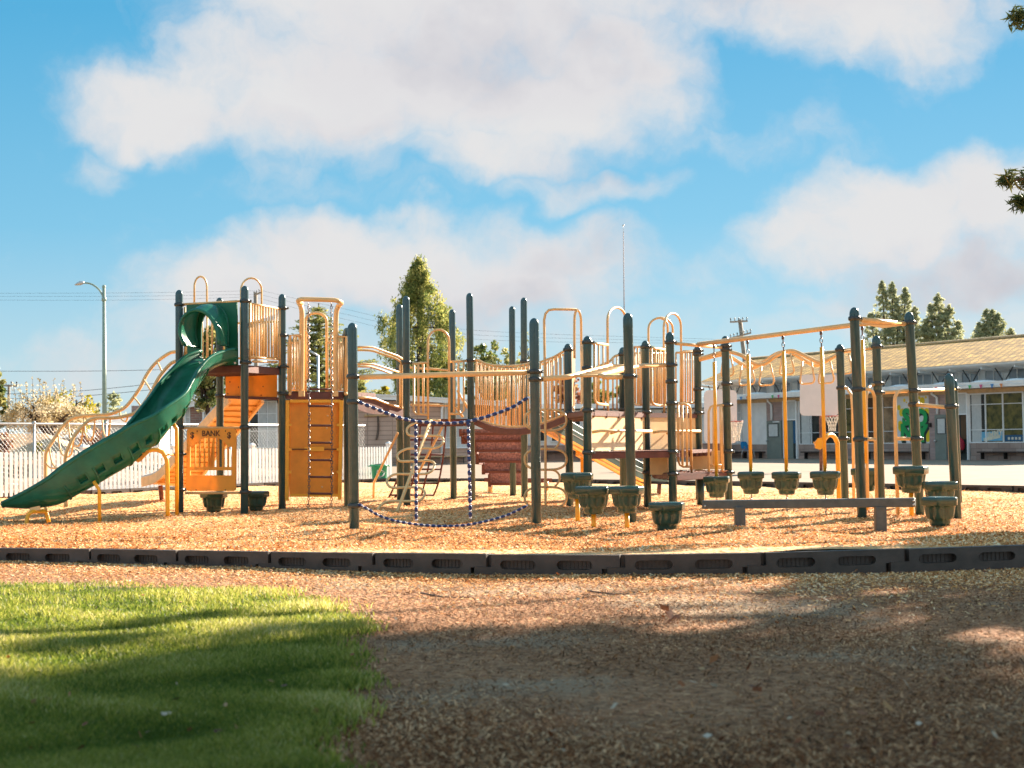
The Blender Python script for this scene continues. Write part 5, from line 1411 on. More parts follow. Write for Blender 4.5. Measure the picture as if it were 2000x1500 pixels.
# hood over the slide entrance
fo = [(363, 674), (355, 655), (354, 642), (358, 626), (369, 614), (384, 609), (399, 613), (412, 626), (421, 645), (425, 672)]
re_ = [(388, 678), (383, 656), (383, 638), (387, 616), (396, 600), (410, 594.5), (426, 597), (438, 610), (445, 632), (445, 677)]
fo3 = smooth_pts([on_front(x, y, .52) for x, y in fo], 25); re3 = smooth_pts([on_front(x, y, .012) for x, y in re_], 25)
mb = MB(); rows = []
for j in range(7):
    f = j / 6; bulge = .05 * math.sin(math.pi * min(1, f * 1.25) * .8)
    row = []
    for a, b in zip(re3, fo3):
        cen = (re3[0] + re3[-1]) / 2 * (1 - f) + (fo3[0] + fo3[-1]) / 2 * f; p = a.lerp(b, f); row.append(p + (p - cen).normalized() * bulge)
    rows.append(row)
n_ = 25
mb.add([p for r in rows for p in r], [(j * n_ + i, j * n_ + i + 1, (j + 1) * n_ + i + 1, (j + 1) * n_ + i) for j in range(6) for i in range(n_ - 1)], True)
mb.tube(rows[-1], .032, 8); mb.tube([r[0] for r in rows], .02, 6); mb.tube([r[-1] for r in rows], .02, 6); mb.tube(rows[0], .02, 6)
mb.build('slide_hood', GREEN, slide)
tubes('slide_leg', YEL, [P3([(334, 822, 23.2), (345, 836, 23.2), (345.5, 1016, 23.2)])], .030, slide)
tubes('slide_leg', YEL, [smooth_pts(P3([(268, 901, 22.7), (277, 887, 22.75), (297, 879, 22.8), (314, 881, 22.8), (324, 894, 22.8), (326.5, 915, 22.8), (327.5, 1008, 22.8)]), 20)], .032, slide)
mb = MB(); mb.slab(P3([(264, 889, 22.66), (273, 902, 22.66), (291, 884, 22.72), (286, 879, 22.72)]), (0, .03, 0)); mb.tube(P3([(328, 888, 22.8), (340, 888, 23.2)]), .014, 6); mb.build('slide_bracket', ORANGE, slide)
tubes('slide_leg', YEL, [P3([(183, 940, 22.3), (194, 957, 22.3), (194.5, 1022, 22.3)])], .026, slide)
tubes('slide_leg', YEL, [smooth_pts(P3([(50, 1034, 21.9), (54, 1008, 21.95), (62, 1000, 22.0), (80, 999, 22.2), (90, 1001, 22.3), (95, 1020, 22.3)]), 18)], .030, slide)
mb = MB(); mb.slab(P3([(57, 999, 22.05), (58, 992, 22.05), (77, 988, 22.05), (78, 996, 22.05)]), (0, .04, 0)); mb.build('slide_bracket', TANPALE, slide)
# hoops over the tower
tubes('arch_hoop', TAN, [[W(379.5, 592, 26.6)] + LP(arc(379.5, 404, 560, 540), 26.6)[0:] + [W(405, 705, 26.6)]], .017)
tubes('arch_hoop', TAN, [[W(470.5, 706, 25.9)] + LP(arc(470.5, 511, 567, 543), 25.9, 26.3) + [W(511.5, 700, 26.3)]], .017)
railing(488, 592.5, 697, 24.97, 546.5, 603.5, 702, 26.0, 12)
tubes('railing_foot', TAN, [LP([(488, 592), (488, 712)], 24.97), LP([(546.3, 603), (546.5, 715)], 26.0), LP([(494, 706), (541, 707)], 25.05, 25.9)], .020)
railing(436, 632, 700, 26.5, 545, 628, 699, 26.2, 17)
railing(366, 600, 705, 25.45, 424, 604, 702, 26.5, 7)
# orange skirt under the far side
mb = MB(); mb.slab([W(440.5, 723, 26.45), W(541, 722.5, 26.2), W(541, 776, 26.2), W(440.5, 773, 26.45)], (0, .03, 0)); sk = mb.build('skirt_panel', ORANGE, PS)
mb = MB()
for x, y in ((449, 746), (466, 756), (514, 755), (532, 743), (445, 769), (536, 771), (510, 772)): mb.ball(W(x, y, 26.27), .012, 6, 4)
mb.build('bolts', LETTER, sk)
mb = MB(); mb.beam(W(440, 775.5, 26.45), W(546, 779, 26.2), .06, .05); mb.build('skirt_rail', BROWN, PS)
# bank counter panel
def bf(x, y, o=.0): return on_front(x, y, o)
r_ = 6; o_ = []
for cx, cy, a0 in ((455, 843, 0), (371, 843, 1), (369, 953, 2), (454, 953, 3)):
    for k in range(5): a = math.pi / 2 * (a0 + k / 4); o_.append((cx + r_ * math.cos(a), cy - r_ * math.sin(a)))
slits = [(371, 379.5, 872, 872), (381.5, 388, 868, 861), (390.5, 397.5, 859, 855), (399.5, 406, 854.5, 854.5), (408.5, 415.5, 854.5, 854.5), (417.5, 424, 854.5, 854.5), (426.5, 433.5, 855.5, 860), (437, 443.5, 863, 871), (446, 452.5, 873, 873)]
holes = [[bf(a, 912), bf(b, 912), bf(b, d), bf(a, c)] for a, b, c, d in slits] + [[bf(371, 928.5), bf(452.5, 928.5), bf(452.5, 918.5), bf(371, 918.5)]]
mb = MB(); mb.slab([bf(x, y) for x, y in o_], fn * -.03, holes); bank = mb.build('bank_panel', BANKM, PS)
bank['label'] = 'amber counter panel with barred arch window and the word BANK'
mb = MB(); ex_, ey_ = (bf(440, 847) - bf(380, 847)).normalized(), U_
put_text(mb, 'BANK', .128, bf(412, 847, .002), ex_, ey_, .0022)
for x in (375.5, 447.5): put_text(mb, '$', .135, bf(x, 850.5, .002), ex_, ey_, .004)
mb.build('lettering', LETTER, bank)
mb = MB()
for x, y in ((385, 842), (440.5, 842), (383, 957), (440, 957)): mb.ball(bf(x, y, .005), .011, 6, 4)
mb.build('bolts', LETTER, bank)
tubes('bank_panel_rail', TAN, [[on_front(358, 835.5, -.02), on_front(470, 835.5, -.02)], [on_front(362, 963, -.02), on_front(470, 962.5, -.02)]], .020)
# ribbed rear slide going away behind the bank panel
La, Lb = P3([(448, 778, 26.7), (400, 830, 27.6), (352, 885, 28.7), (310, 930, 29.6), (278, 942, 30.3)]), P3([(512, 779, 27.3), (464, 838, 28.3), (420, 888, 29.3), (384, 934, 30.2), (345, 948, 30.8)])
La, Lb = smooth_pts(La, 20), smooth_pts(Lb, 20)
mb = MB()
for i in range(19): mb.hexa([La[i] + U_ * -.02, Lb[i] + U_ * -.02, Lb[i + 1] + U_ * -.02, La[i + 1] + U_ * -.02, La[i] + U_ * .03, Lb[i] + U_ * .03, Lb[i + 1] + U_ * .03, La[i + 1] + U_ * .03])
rs = mb.build('rear_slide', REARS, PS)
for l in (La, Lb):
    mb = MB()
    for i in range(19): mb.beam(l[i], l[i + 1], .05, .17)
    mb.build('slide_side', TAN, rs)
for i in range(1, 18): mb = MB(); mb.tube([La[i] + U_ * -.03, Lb[i] + U_ * -.03], .018, 6); mb.build('slide_rib', REARS, rs)
for l in (La, Lb): mb = MB(); mb.tube([p + U_ * .10 for p in l], .028, 7); mb.build('slide_rim', GALV, rs)
mb = MB(); mb.tube(P3([(313, 948, 30.4), (316, 977, 30.4)]), .045, 8); mb.build('leg', RUST, rs)
# --- curved tan climber left of the slide
l1 = smooth_pts(P3([(348, 686, 26.6), (342, 687, 26.6), (330, 690, 26.6), (305, 708, 26.6), (287, 731, 26.5), (272, 760, 26.4), (246, 794, 26.3), (225, 805, 26.2), (207, 810, 26.1), (150, 814, 26.0), (125, 829, 25.9), (107, 855, 25.8), (92, 880, 25.7), (89, 900, 25.7), (89, 998, 25.7)]), 60)
l2 = smooth_pts(P3([(348, 705, 25.9), (335, 709, 25.9), (312, 735, 25.8), (290, 775, 25.7), (268, 803, 25.6), (250, 811, 25.5), (225, 816, 25.4), (185, 817, 25.3), (168, 826, 25.2), (149, 846, 25.1), (135, 871, 25.0), (128, 892, 25.0), (127.5, 920, 25.0), (128.5, 990, 25.0)]), 60)
lad = tubes('arched_climber', TAN, [l1, l2], .030)
for i, f in ((6, 0), (12, 0), (17, 0), (22, .12), (27, .30), (31, .34), (35, .34), (39, .33), (43, .3), (47, .1)):
    a, b = l1[i], l2[i]; c1, c2 = a.lerp(b, .22) + U_ * -f, a.lerp(b, .78) + U_ * -f
    mb = MB(); mb.tube(smooth_pts([a, c1, c2, b], 9) if f else [a, b], .016, 6); mb.build('rung', TAN, lad)
# --- second deck with the gate, back wall and chain ladder
dv = Vector((.42, 1.14, 0))
deck(inset([C, E, E + dv, C + dv], .03), 2.02, .105)
def railframe(x0, x1, ytop, ybot, Z, bars, yfoot, fx_):
    mb = MB(); mb.tube(LP([(x0, ybot - 4), (x0, ytop), (x1, ytop)], Z), .026, 7)
    return mb
gate = MB()
for sg, xs in ((0, (564, 567.5, 577, 580, 586.5)), (1, (658.5, 665, 672, 676.5))): pass
gate.tube(LP([(566, 768), (566, 655), (589, 655)], 26.1), .030, 8); gate.tube(LP([(657, 657.5), (677, 657.5), (675.5, 768)], 26.4), .030, 8)
for x, y0, y1, Z in ((574, 657, 752, 26.1), (579, 657, 762, 26.1), (584.5, 657, 760, 26.1), (663, 659, 760, 26.38), (669, 659, 752, 26.4)): gate.tube(LP([(x, y0), (x, y1)], Z), .018, 6)
gate.tube(LP([(574, 752), (571, 757), (566, 758)], 26.1), .018, 6); gate.tube(LP([(663, 760), (666.5, 758), (668, 750)], 26.4), .018, 6)
gate.tube(smooth_pts(LP([(589, 768), (589.5, 640), (589.5, 610), (587.5, 598), (583, 590)], 26.15), 20), .044, 10); gate.tube(smooth_pts(LP([(654.5, 768), (656, 650), (656.5, 615), (659, 601), (666.5, 591.5)], 26.4), 20), .044, 10)
gate.tube(smooth_pts(P3([(589, 592.5, 26.1), (582.5, 588.5, 25.7), (586, 585, 25.55), (600, 584.5, 25.55), (650, 586, 25.7), (661, 588, 25.75), (667, 592, 26.05), (661, 596, 26.4)]), 26), .040, 8)
gate.build('gate_frame', TAN, PS)
mb = MB()
for x, Z in ((589, 26.08), (655, 26.34)): mb.box(W(x, 768.5, Z), (.10, .05, .10))
for x, Z in ((566, 26.08), (675.5, 26.36)): mb.ball(W(x, 769, Z), .032, 8, 5)
mb.build('gate_foot', TAN, PS)
tubes('arch_hoop', TAN, [[W(596.5, 768, 27.3)] + LP(arc(596.5, 638, 627, 611), 27.3) + [W(638.5, 768, 27.3)]], .026)
tubes('railing', TAN, [LP([(593, 646), (599, 648), (602, 655), (601.5, 735), (597, 744), (592, 747)], 26.8), LP([(653, 648), (648, 650), (646, 656), (647, 735), (650, 744), (655, 747)], 26.8)], .018)
railing(563, 669, 762, 27.2, 592, 669, 762, 27.2, 6); railing(640, 669, 762, 27.2, 672, 670, 762, 27.3, 6)
# orange back wall under the deck
mb = MB(); mb.slab(P3([(563, 783, 26.12), (666, 783, 26.42), (664, 969, 26.42), (565, 969, 26.12)]), (0, .03, 0)); cw_ = mb.build('climbing_wall', ORANGED, PS)
cw_['label'] = 'deep orange wall panel under the second deck'
mb = MB()
for pts in ([(562, 782), (560.5, 978)], [(667, 782), (663.5, 976)]): 
    a, b = [W(x, y, 26.06 if pts[0][0] < 600 else 26.36) for x, y in pts]; mb.beam(a, b, .06, .07, (0, 1, 0))
mb.beam(W(566, 783.5, 26.08), W(664, 783.5, 26.36), .05, .05); mb.beam(W(566, 967.5, 26.08), W(661, 967.5, 26.36), .05, .05)
for y in (830, 878, 922):
    for x, Z in ((566, 26.05), (661, 26.35)): mb.box(W(x, y, Z), (.06, .04, .045))
mb.build('wall_frame', YEL, cw_)
mb = MB(); mb.beam(W(567, 877.5, 26.09), W(662, 877.5, 26.39), .012, .02); mb.build('wall_seam', LETTER, cw_)
mb = MB(); mb.box(W(613.5, 877, 26.2), (.34, .025, .075)); mb.build('wall_plate', YEL, cw_)
mb = MB()
for x, y in ((582, 819), (640, 812), (638, 836), (583, 917), (629, 951), (588, 942), (578, 908)): mb.ball(W(x, y, 26.22), .016, 6, 4)
mb.build('bolts', TANPALE, cw_)
# chain ladder
def chain_line(mb, a, b, step=.05, r=.018, tw=True):
    a, b = Vector(a), Vector(b); L = (b - a).length; n = max(2, int(L / step)); d = (b - a).normalized()
    s1 = d.cross(Vector((0, 1, 0))).normalized(); s2 = d.cross(s1)
    for i in range(n):
        c = a.lerp(b, (i + .5) / n); s = s1 if i % 2 else s2
        mb.tube([c + d * (step * .62 * math.cos(t)) + s * (r * math.sin(t)) for t in [2 * math.pi * k / 8 for k in range(8)]], .0065, 4, closed=True)
cld = thing('chain_ladder', 'hanging chain ladder with brown rungs in front of the deep orange wall', 'chain ladder', G(622, 1001))
for (x0, x1, Z) in ((602.5, 600.5, 25.6), (647, 645, 25.72)):
    mb = MB(); pts = LP([(x0, 592), (x0 + 1.2, 800), (x1 + 3, 965), (x1, 1004)], Z, Z - .1)
    for a, b in zip(pts, pts[1:]): chain_line(mb, a, b)
    mb.build('chain', CHAIN, cld)
for y in (760, 793, 831, 864.5, 898.5, 931.5, 964): mb = MB(); mb.tube([W(602, y, 25.58), W(648, y + .5, 25.70)], .019, 8); mb.build('rung', BROWN, cld)
# --- arched bridge down to the middle deck
bt_, bb_ = [(697, 779), (716, 779), (732, 781), (752, 789), (770, 795), (787, 799)], [(697, 800), (716, 806), (732, 809), (752, 809), (770, 813), (787, 818)]
for dz in (0, 1.1):
    mb = MB(); T_, Bm = LP(bt_, 26.6 + dz, 27.9 + dz), LP(bb_, 26.6 + dz, 27.9 + dz)
    for i in range(5): mb.hexa([Bm[i], Bm[i + 1], Bm[i + 1] + Vector((0, .05, 0)), Bm[i] + Vector((0, .05, 0)), T_[i], T_[i + 1], T_[i + 1] + Vector((0, .05, 0)), T_[i] + Vector((0, .05, 0))])
    p_ = mb.build('bridge_side', BROWN, PS); tubes('bridge_trim', TAN, [[p + Vector((0, -.02, .02)) for p in T_]], .022, p_)
mb = MB(); T_ = LP(bt_, 26.65, 27.95)
for i in range(5): mb.hexa([T_[i] + U_ * -.12, T_[i + 1] + U_ * -.12, T_[i + 1] + Vector((0, 1.05, -.12)), T_[i] + Vector((0, 1.05, -.12)), T_[i] + U_ * -.08, T_[i + 1] + U_ * -.08, T_[i + 1] + Vector((0, 1.05, -.08)), T_[i] + Vector((0, 1.05, -.08))])
mb.build('bridge_deck', BROWN, PS)
tubes('handrail', TAN, [LP([(680, 677.5), (728, 678), (745, 684), (776, 695), (786, 701)], 27.7, 29), LP([(680, 710.5), (728, 711), (745, 716), (782, 728)], 27.7, 29)], .020)
tubes('handrail', TAN, [smooth_pts(LP([(680, 684), (722, 684.5), (748, 692), (772, 700), (781, 706), (784, 715), (784.5, 797)], 26.6, 27.7), 40), LP([(680, 715.5), (722, 716), (748, 724), (764, 730)], 26.6, 27.5), LP([(781.5, 712), (781.5, 796)], 27.7)], .020)
# --- middle deck
F_, I_ = PP['F'], PP['I']
deck(inset([F_, I_, I_ + Vector((-.15, 1.25, 0)), F_ + Vector((-.1, 1.25, 0))], .02), 1.545, .10)
tubes('arch_gate', TAN, [LP([(806, 710.5), (835, 708)], 27.3), LP([(877, 707), (911, 704.5)], 27.6, 27.75),
    LP([(808, 711), (808, 802), (812, 808.5), (835, 809.5)], 27.3), LP([(817, 711), (817.5, 808)], 27.3), LP([(826.5, 709), (827, 808)], 27.35),
    LP([(876, 808.5), (901, 808), (906, 801), (905.5, 705)], 27.6, 27.72), LP([(886.5, 707), (887, 808)], 27.62), LP([(895.5, 706), (896, 808)], 27.66),
    [W(836, 826, 27.35)] + LP(arc(835.7, 877, 666, 643.5), 27.35, 27.55) + [W(877.3, 826, 27.55)]], .021)
tubes('railing', TAN, [LP([(800, 717.5), (876, 723)], 29.0, 29.3), LP([(800, 790), (876, 792)], 29.0, 29.3)], .022)
tubes('stair_handrail', TAN, [LP([(893, 762), (902, 778), (914, 797)], 29.4), LP([(891, 795), (904, 815)], 29.4)], .024)
# serpentine loop climber leaning on the deck front
sp = [(860, 821.5), (846, 820.5), (833, 822), (812, 826), (798, 833), (794.5, 841), (797, 848), (805, 851), (830, 851), (857, 851.5), (864, 855), (866, 862), (861, 870), (848, 875), (822, 875), (799, 876), (786, 880), (777, 887), (776, 894), (780, 900), (790, 901), (815, 900), (836, 899.5), (845, 902), (849, 908), (845, 918), (833, 925), (806, 926), (774, 926), (762, 931), (756, 938), (757, 946), (766, 952.5), (790, 952), (815, 952), (825, 956), (830, 963), (826, 972), (817, 978), (790, 979), (760, 979), (748, 984), (740, 991), (736, 1000)]
pa, pb = W(842, 822, 26.9), W(774.5, 1003, 24.7)
def on_lean(x, y):
    f = (y - 822) / (1003 - 822); return W(x, y, 1 / ((1 - f) / 26.9 + f / 24.7))
sc_ = tubes('serpentine_climber', TANPALE, [smooth_pts([on_lean(x, y) for x, y in sp], 150)], .021)
tubes('centre_pole', TANPALE, [[pa + Vector((0, -.02, 0)), pb]], [.030, .030], sc_)
# cargo net behind it
cn = thing('cargo_net', 'dark red rope climbing net hanging behind the serpentine climber', 'climbing net', G(835, 985))
def netp(x, y): f = (y - 830) / 155; return W(x, y, 29.2 + 1.3 * f)
mb = MB()
for pts in ([(790, 830), (788, 900), (770, 950), (758, 974)], [(821, 830), (817, 880), (806, 940), (795, 968)], [(846, 830), (842, 878), (835, 920), (824, 965)], [(870.5, 830), (866, 888), (857, 940), (847, 967)]): mb.tube(smooth_pts([netp(*p) for p in pts], 12), .018, 6)
for y, x0, x1 in ((831, 790, 871), (859, 789, 863), (888, 788, 866), (916.5, 785, 862), (944, 772, 857), (967, 760, 848)): mb.tube([netp(x0, y), netp(x1, y)], .018, 6)
mb.tube(smooth_pts([netp(790, 970), netp(774, 968), netp(770, 975), netp(762, 978)], 8), .022, 6)
mb.build('net', DARKRED, cn)
tubes('net_frame', TAN, [LP([(777, 845), (730, 943), (729.5, 980)], 29.2, 30), LP([(864.5, 833), (818, 922), (810, 972)], 29.2, 30)], .024)
# brown textured stairs behind the middle deck
st_ = None
steps = [(900, 1019, 838, 845, 29.4), (904, 1018, 845, 859, 29.6), (928, 1019, 864, 878, 30.1), (932, 1020, 884, 899, 30.6), (944, 1021, 904, 919, 31.1), (956, 1018, 922, 943, 31.6)]
for i, (x0, x1, y0, y1, Z) in enumerate(steps):
    mb = MB(); mb.slab(P3([(x0 + 3, y0, Z), (x1, y0, Z), (x1, y1, Z), (x0 + 3, y1, Z)]), (0, .025, 0)); s_ = mb.build('step_riser', BROWNR, PS)
    mb = MB(); a, b = W(x0, y1 + 2.5, Z - .02), W(x1 + 2, y1 + 2.5, Z - .02); mb.beam(a, b, .10, .05); mb.build('step_edge', BROWN, s_)
mb = MB()
for (x0, x1, y0, y1, Z), nx in zip(steps, steps[1:] + [(957, 1018, 945, 948, 31.8)]):
    mb.beam(W(x0, y0, Z), W(x0, y1 + 4, Z), .06, .30, (0, 1, 0)); mb.beam(W(x0, y1 + 3, Z), W(nx[0], nx[2] - 1, nx[4]), .07, .10)
mb.build('stair_stringer', BROWN, PS)
mb = MB(); mb.beam(W(946, 937, 32.3), W(1078, 938, 32.3), .12, .08); sb_ = mb.build('stair_bench', BROWN, PS)
for x, y in ((957.5, 963), (1067, 958)): mb = MB(); mb.tube([W(x, 940, 32.1), W(x, y, 32.1)], .05, 8); mb.build('leg', TAN, sb_)
# --- sag bridge from the middle deck to the hexagon
ft_ = [(926, 704), (932, 703), (938, 705), (945, 709), (960, 713), (987, 715), (1010, 714), (1033, 710.5), (1055, 707), (1066, 703), (1082, 697), (1099, 687), (1106, 685)]
fb2 = [(928, 815), (937, 819), (953, 826), (973, 831), (997, 834), (1022, 833), (1048, 829), (1070, 823), (1095, 813), (1106, 808)]
def sag(dz, nm, x0=926, x1=1106):
    mb = MB(); T_ = smooth_pts(LP(ft_, 27.8 + dz, 25.35 + dz), 40); mb.tube(T_, .021, 7)
    bx = np.array([p[0] for p in fb2]); by = np.array([p[1] for p in fb2]); tx = np.array([p[0] for p in ft_]); ty = np.array([p[1] for p in ft_])
    for i in range(23):
        x = 930.5 + 7.85 * i; Z = np.interp(x, (926, 1106), (27.8 + dz, 25.35 + dz)); 
        yt, yb = float(np.interp(x, tx, ty)), float(np.interp(x, bx, by))
        q = W(x, yt, Z); q2 = W(x, yb, Z)
        if dz: q.z = W(x, yt, Z - dz).z; q2.z = W(x, yb, Z - dz).z
        mb.tube([q, q2], .0165, 6)
    mb.tube(smooth_pts(LP(fb2, 27.75 + dz, 25.35 + dz), 24), .022, 6)
    return mb.build(nm, TAN, PS)
sag(0, 'bridge_railing')
def shift_y(pts, d): return [p + Vector((0, d, 0)) for p in pts]
mb = MB(); T_ = smooth_pts(LP(ft_, 27.8, 25.35), 40); mb.tube(shift_y(T_, 1.1), .021, 7); bxs = smooth_pts(LP(fb2, 27.75, 25.35), 24)
for i in range(23):
    j = int(i * 39 / 22); jb = int(i * 23 / 22); mb.tube([T_[j] + Vector((0, 1.1, 0)), Vector((T_[j].x, T_[j].y + 1.1, bxs[jb].z))], .0165, 6)
mb.build('bridge_railing', TAN, PS)
pl_ = smooth_pts(LP(fb2, 27.7, 25.35), 15)
mb = MB()
for i in range(14):
    a, b = pl_[i].lerp(pl_[i + 1], .04), pl_[i].lerp(pl_[i + 1], .96); d = Vector((0, 1.05, 0)); t = U_ * -.035; u = U_ * -.015
    mb.hexa([a + t, b + t, b + d + t, a + d + t, a + u, b + u, b + d + u, a + d + u])
sgd = mb.build('bridge_planks', PLANK, PS)
for o_ in (0, 1.08):
    mb = MB()
    for i in range(14):
        a, b = pl_[i].lerp(pl_[i + 1], .0), pl_[i].lerp(pl_[i + 1], 1.0); q = Vector((0, o_, -.085)); mb.beam(a + q, b + q, .04, .10)
    mb.build('plank_edge', BROWN, sgd)
# --- loop climber behind the right chain post
lc = tubes('loop_climber', TAN, [smooth_pts(LP([(1065.5, 992), (1065, 800), (1063, 640), (1063, 625), (1066, 611), (1072, 605.5), (1082, 604)], 24.9), 40) + LP([(1126, 604.5)], 24.9),
    smooth_pts(LP([(1126, 604.5), (1131, 608), (1134, 618), (1135, 632), (1135.5, 700)], 25.1, 25.3), 16), smooth_pts(LP([(1127, 604.5), (1123.5, 612), (1122, 628), (1122, 700)], 24.9, 25.0), 16)], .021)
mb = MB()
def ell(cx, cy, rx, ry, n=28, p=.62): return [(cx + rx * math.copysign(abs(math.cos(a)) ** p, math.cos(a)), cy + ry * math.copysign(abs(math.sin(a)) ** .9, math.sin(a))) for a in [2 * math.pi * i / n for i in range(n)]]
for cy in (820.5, 897, 971.5): mb.tube(LP(ell(1065.5, cy, 41, 20.5), 24.95), .020, 7, closed=True)
for y0, y1 in ((841, 877), (917.5, 951)):
    mb.tube(smooth_pts(LP([(1068, y0), (1082, y0 + 1), (1091, y0 + 8), (1093, (y0 + y1) / 2), (1090, y1 - 8), (1084, y1 - 1)], 24.95), 14), .018, 6)
mb.build('loop', TAN, lc)
# --- overhead beams between the front posts
def obeam(name, pts, Zs, r=.034, m=None): return tubes(name, m or TAN, [P3([(x, y, z) for (x, y), z in zip(pts, Zs)])], r, PS, 10)
obeam('overhead_beam', [(702, 736.5), (1029, 727.5)], (19.6, 19.7))
mb = MB(); mb.tube(P3([(692, 736, 19.6), (712, 736, 19.6)]), .020, 8); mb.tube(P3([(1022, 727, 19.7), (1044, 726, 19.7)]), .020, 8); mb.build('beam_socket', CLAMP, PS)
la_, lb_ = P3([(1056, 740.5, 19.72), (1104, 737, 19.8), (1116, 734.5, 19.9), (1193, 715, 22.4)]), P3([(1214, 736, 19.88), (1182, 736.5, 19.8), (1172, 733.5, 19.9), (1243, 716.5, 22.8), (1256, 714, 23.0), (1298, 713.5, 23.5)])
ol = tubes('overhead_ladder', TAN, [la_, lb_], .034, PS, 10)
mb = MB()
for i in range(8):
    f = i / 7; a, b = la_[2].lerp(la_[3], f), lb_[2].lerp(lb_[3], f); mb = MB(); mb.tube([a, b], .020 if i < 7 else .030, 7); mb.build('rung', TAN, ol)
obeam('overhead_beam', [(1320, 671), (1408, 678.5)], (23.65, 25.1), .026)
HB0, HB1 = (1363.5, 672.5, 24.3), (1724, 627.5, 20.9)
obeam('overhead_beam', [HB0[:2], HB1[:2]], (HB0[2], HB1[2]), .036)
mb = MB(); mb.tube(P3([(1681, 623.5, 20.4), (1766, 632.5, 21.35)]), .034, 10)
mb.slab([W(1684, 634, 20.45), W(1724, 631, 20.9), W(1764, 636, 21.3), W(1724, 641, 20.9)], U_ * .03); mb.build('overhead_beam', TAN, PS)
# --- wavy ring ladder
def wavy(pts, Z0, Z1): return smooth_pts(LP(pts, Z0, Z1), 70)
wr = tubes('ring_ladder', TAN, [wavy([(1366, 700.5), (1385, 695), (1406, 689), (1420, 687), (1433, 689), (1450, 695), (1470, 708), (1482, 712), (1496, 709), (1513, 697), (1530, 688), (1545, 685), (1557, 688), (1580, 699), (1596, 706.5), (1606, 707), (1622, 700), (1640, 690), (1652, 684.5), (1668, 683)], 26.2, 25.2),
                                  wavy([(1366, 703), (1390, 697), (1412, 693), (1428, 698), (1452, 713), (1466, 718), (1476, 716), (1497, 703), (1514, 692), (1532, 687), (1548, 690), (1570, 703), (1585, 711), (1598, 713), (1612, 706), (1632, 694), (1650, 686), (1668, 685)], 26.9, 25.8)], .032, PS, 10)
for xl, xr, yt, yb, Z in ((1408, 1433, 694, 735, 26.3), (1443, 1474, 711, 752, 26.2), (1482, 1512, 712, 753, 26.1), (1522, 1551, 691, 732, 25.9), (1562, 1591, 702, 750, 25.7), (1598, 1629, 706, 749, 25.6), (1638, 1664, 692, 730.5, 25.5)):
    xc = (xl + xr) / 2; hw = (xr - xl) / 2
    mb = MB(); mb.tube(P3([(xc - hw * .62, yt + 3, Z + .1), (xc - hw * .95, yb - 6, Z), (xc - hw * .85, yb - 1, Z), (xc - hw * .6, yb, Z), (xc + hw * .55, yb - 1.5, Z + .2), (xc + hw * .85, yb - 3.5, Z + .2), (xc + hw, yb - 9, Z + .2), (xc + hw * .9, yb - 17, Z + .2), (xc + hw * .5, yt - 1, Z + .3)]), .017, 7); mb.build('ring', TAN, wr)
# --- hexagon decks
K, M, N, O, Q, J, AA = (PP[k] for k in ('K', 'M', 'N', 'O', 'Q', 'J', 'AA'))
deck([J + Vector((-.02, 0, 0)), K, M, O, Vector((2.5, 28.6, 0)), Vector((1.0, 27.8, 0))], 1.575, .06)
deck([K + Vector((.04, .05, 0)), N, N + Vector((.35, 1.0, 0)), M + Vector((-.04, -.05, 0))], .955, .088)
deck([M + Vector((.1, .05, 0)), N + Vector((.4, 1.1, 0)), Vector((3.43, 26.5, 0)), O + Vector((.1, .2, 0))], .95, .03)
deck([N + Vector((.05, .05, 0)), Q + Vector((-.03, -.03, 0)), Vector((3.45, 26.45, 0)), M + Vector((.1, .1, 0))], .592, .075)
def step_panel(a, b, z0, z1, m=TANPALE):
    mb = MB(); a, b = Vector(a), Vector(b); mb.slab([a + U_ * z0, b + U_ * z0, b + U_ * z1, a + U_ * z1], (b - a).cross(U_).normalized() * -.025)
    return mb.build('step_panel', m, PS)
kd = (M - K).normalized(); kn = Vector((kd.y, -kd.x, 0)); md = (O - M).normalized(); mn = Vector((md.y, -md.x, 0))
for a, b, d, nrm, x0, x1 in ((K, M, kd, kn, .12, -.12), (M, O, md, mn, .12, -.10)):
    p0, p1 = a + d * .1, b - d * .1
    pn = step_panel(p0, p1, .965, 1.50)
    mb = MB(); zc_ = 1.265
    mb.tube([p0 + nrm * .02 + d * .08 + U_ * (zc_ - .02), p0 + nrm * .15 + d * .12 + U_ * zc_, p1 + nrm * .15 - d * .12 + U_ * zc_, p1 + nrm * .02 - d * .08 + U_ * (zc_ - .02)], .022, 8)
    for f in (.35, .65): mb.tube([p0.lerp(p1, f) + nrm * .01 + U_ * (zc_ - .04), p0.lerp(p1, f) + nrm * .15 + U_ * zc_], .018, 6)
    mb.build('step_grip', TANPALE, pn)
step_panel((W(1348, 900, 26.3).x, 26.35, 0), (W(1424, 900, 26.5).x, 26.45, 0), .605, .925)
mb = MB()
for x in (1362, 1408): mb.tube([W(x, 889, 26.34), W(x, 889, 26.38)], .018, 8)
mb.build('bolts', LETTER, PS)
step_panel((W(1269, 900, 24.9).x, 24.9, 0), (W(1303, 900, 24.6).x, 24.6, 0), .56, .862)
mb = MB(); mb.tube([W(1368, 932, 26.0), W(1368.5, 992, 26.0)], .0635, 14); mb.build('deck_leg', POSTR, PS)
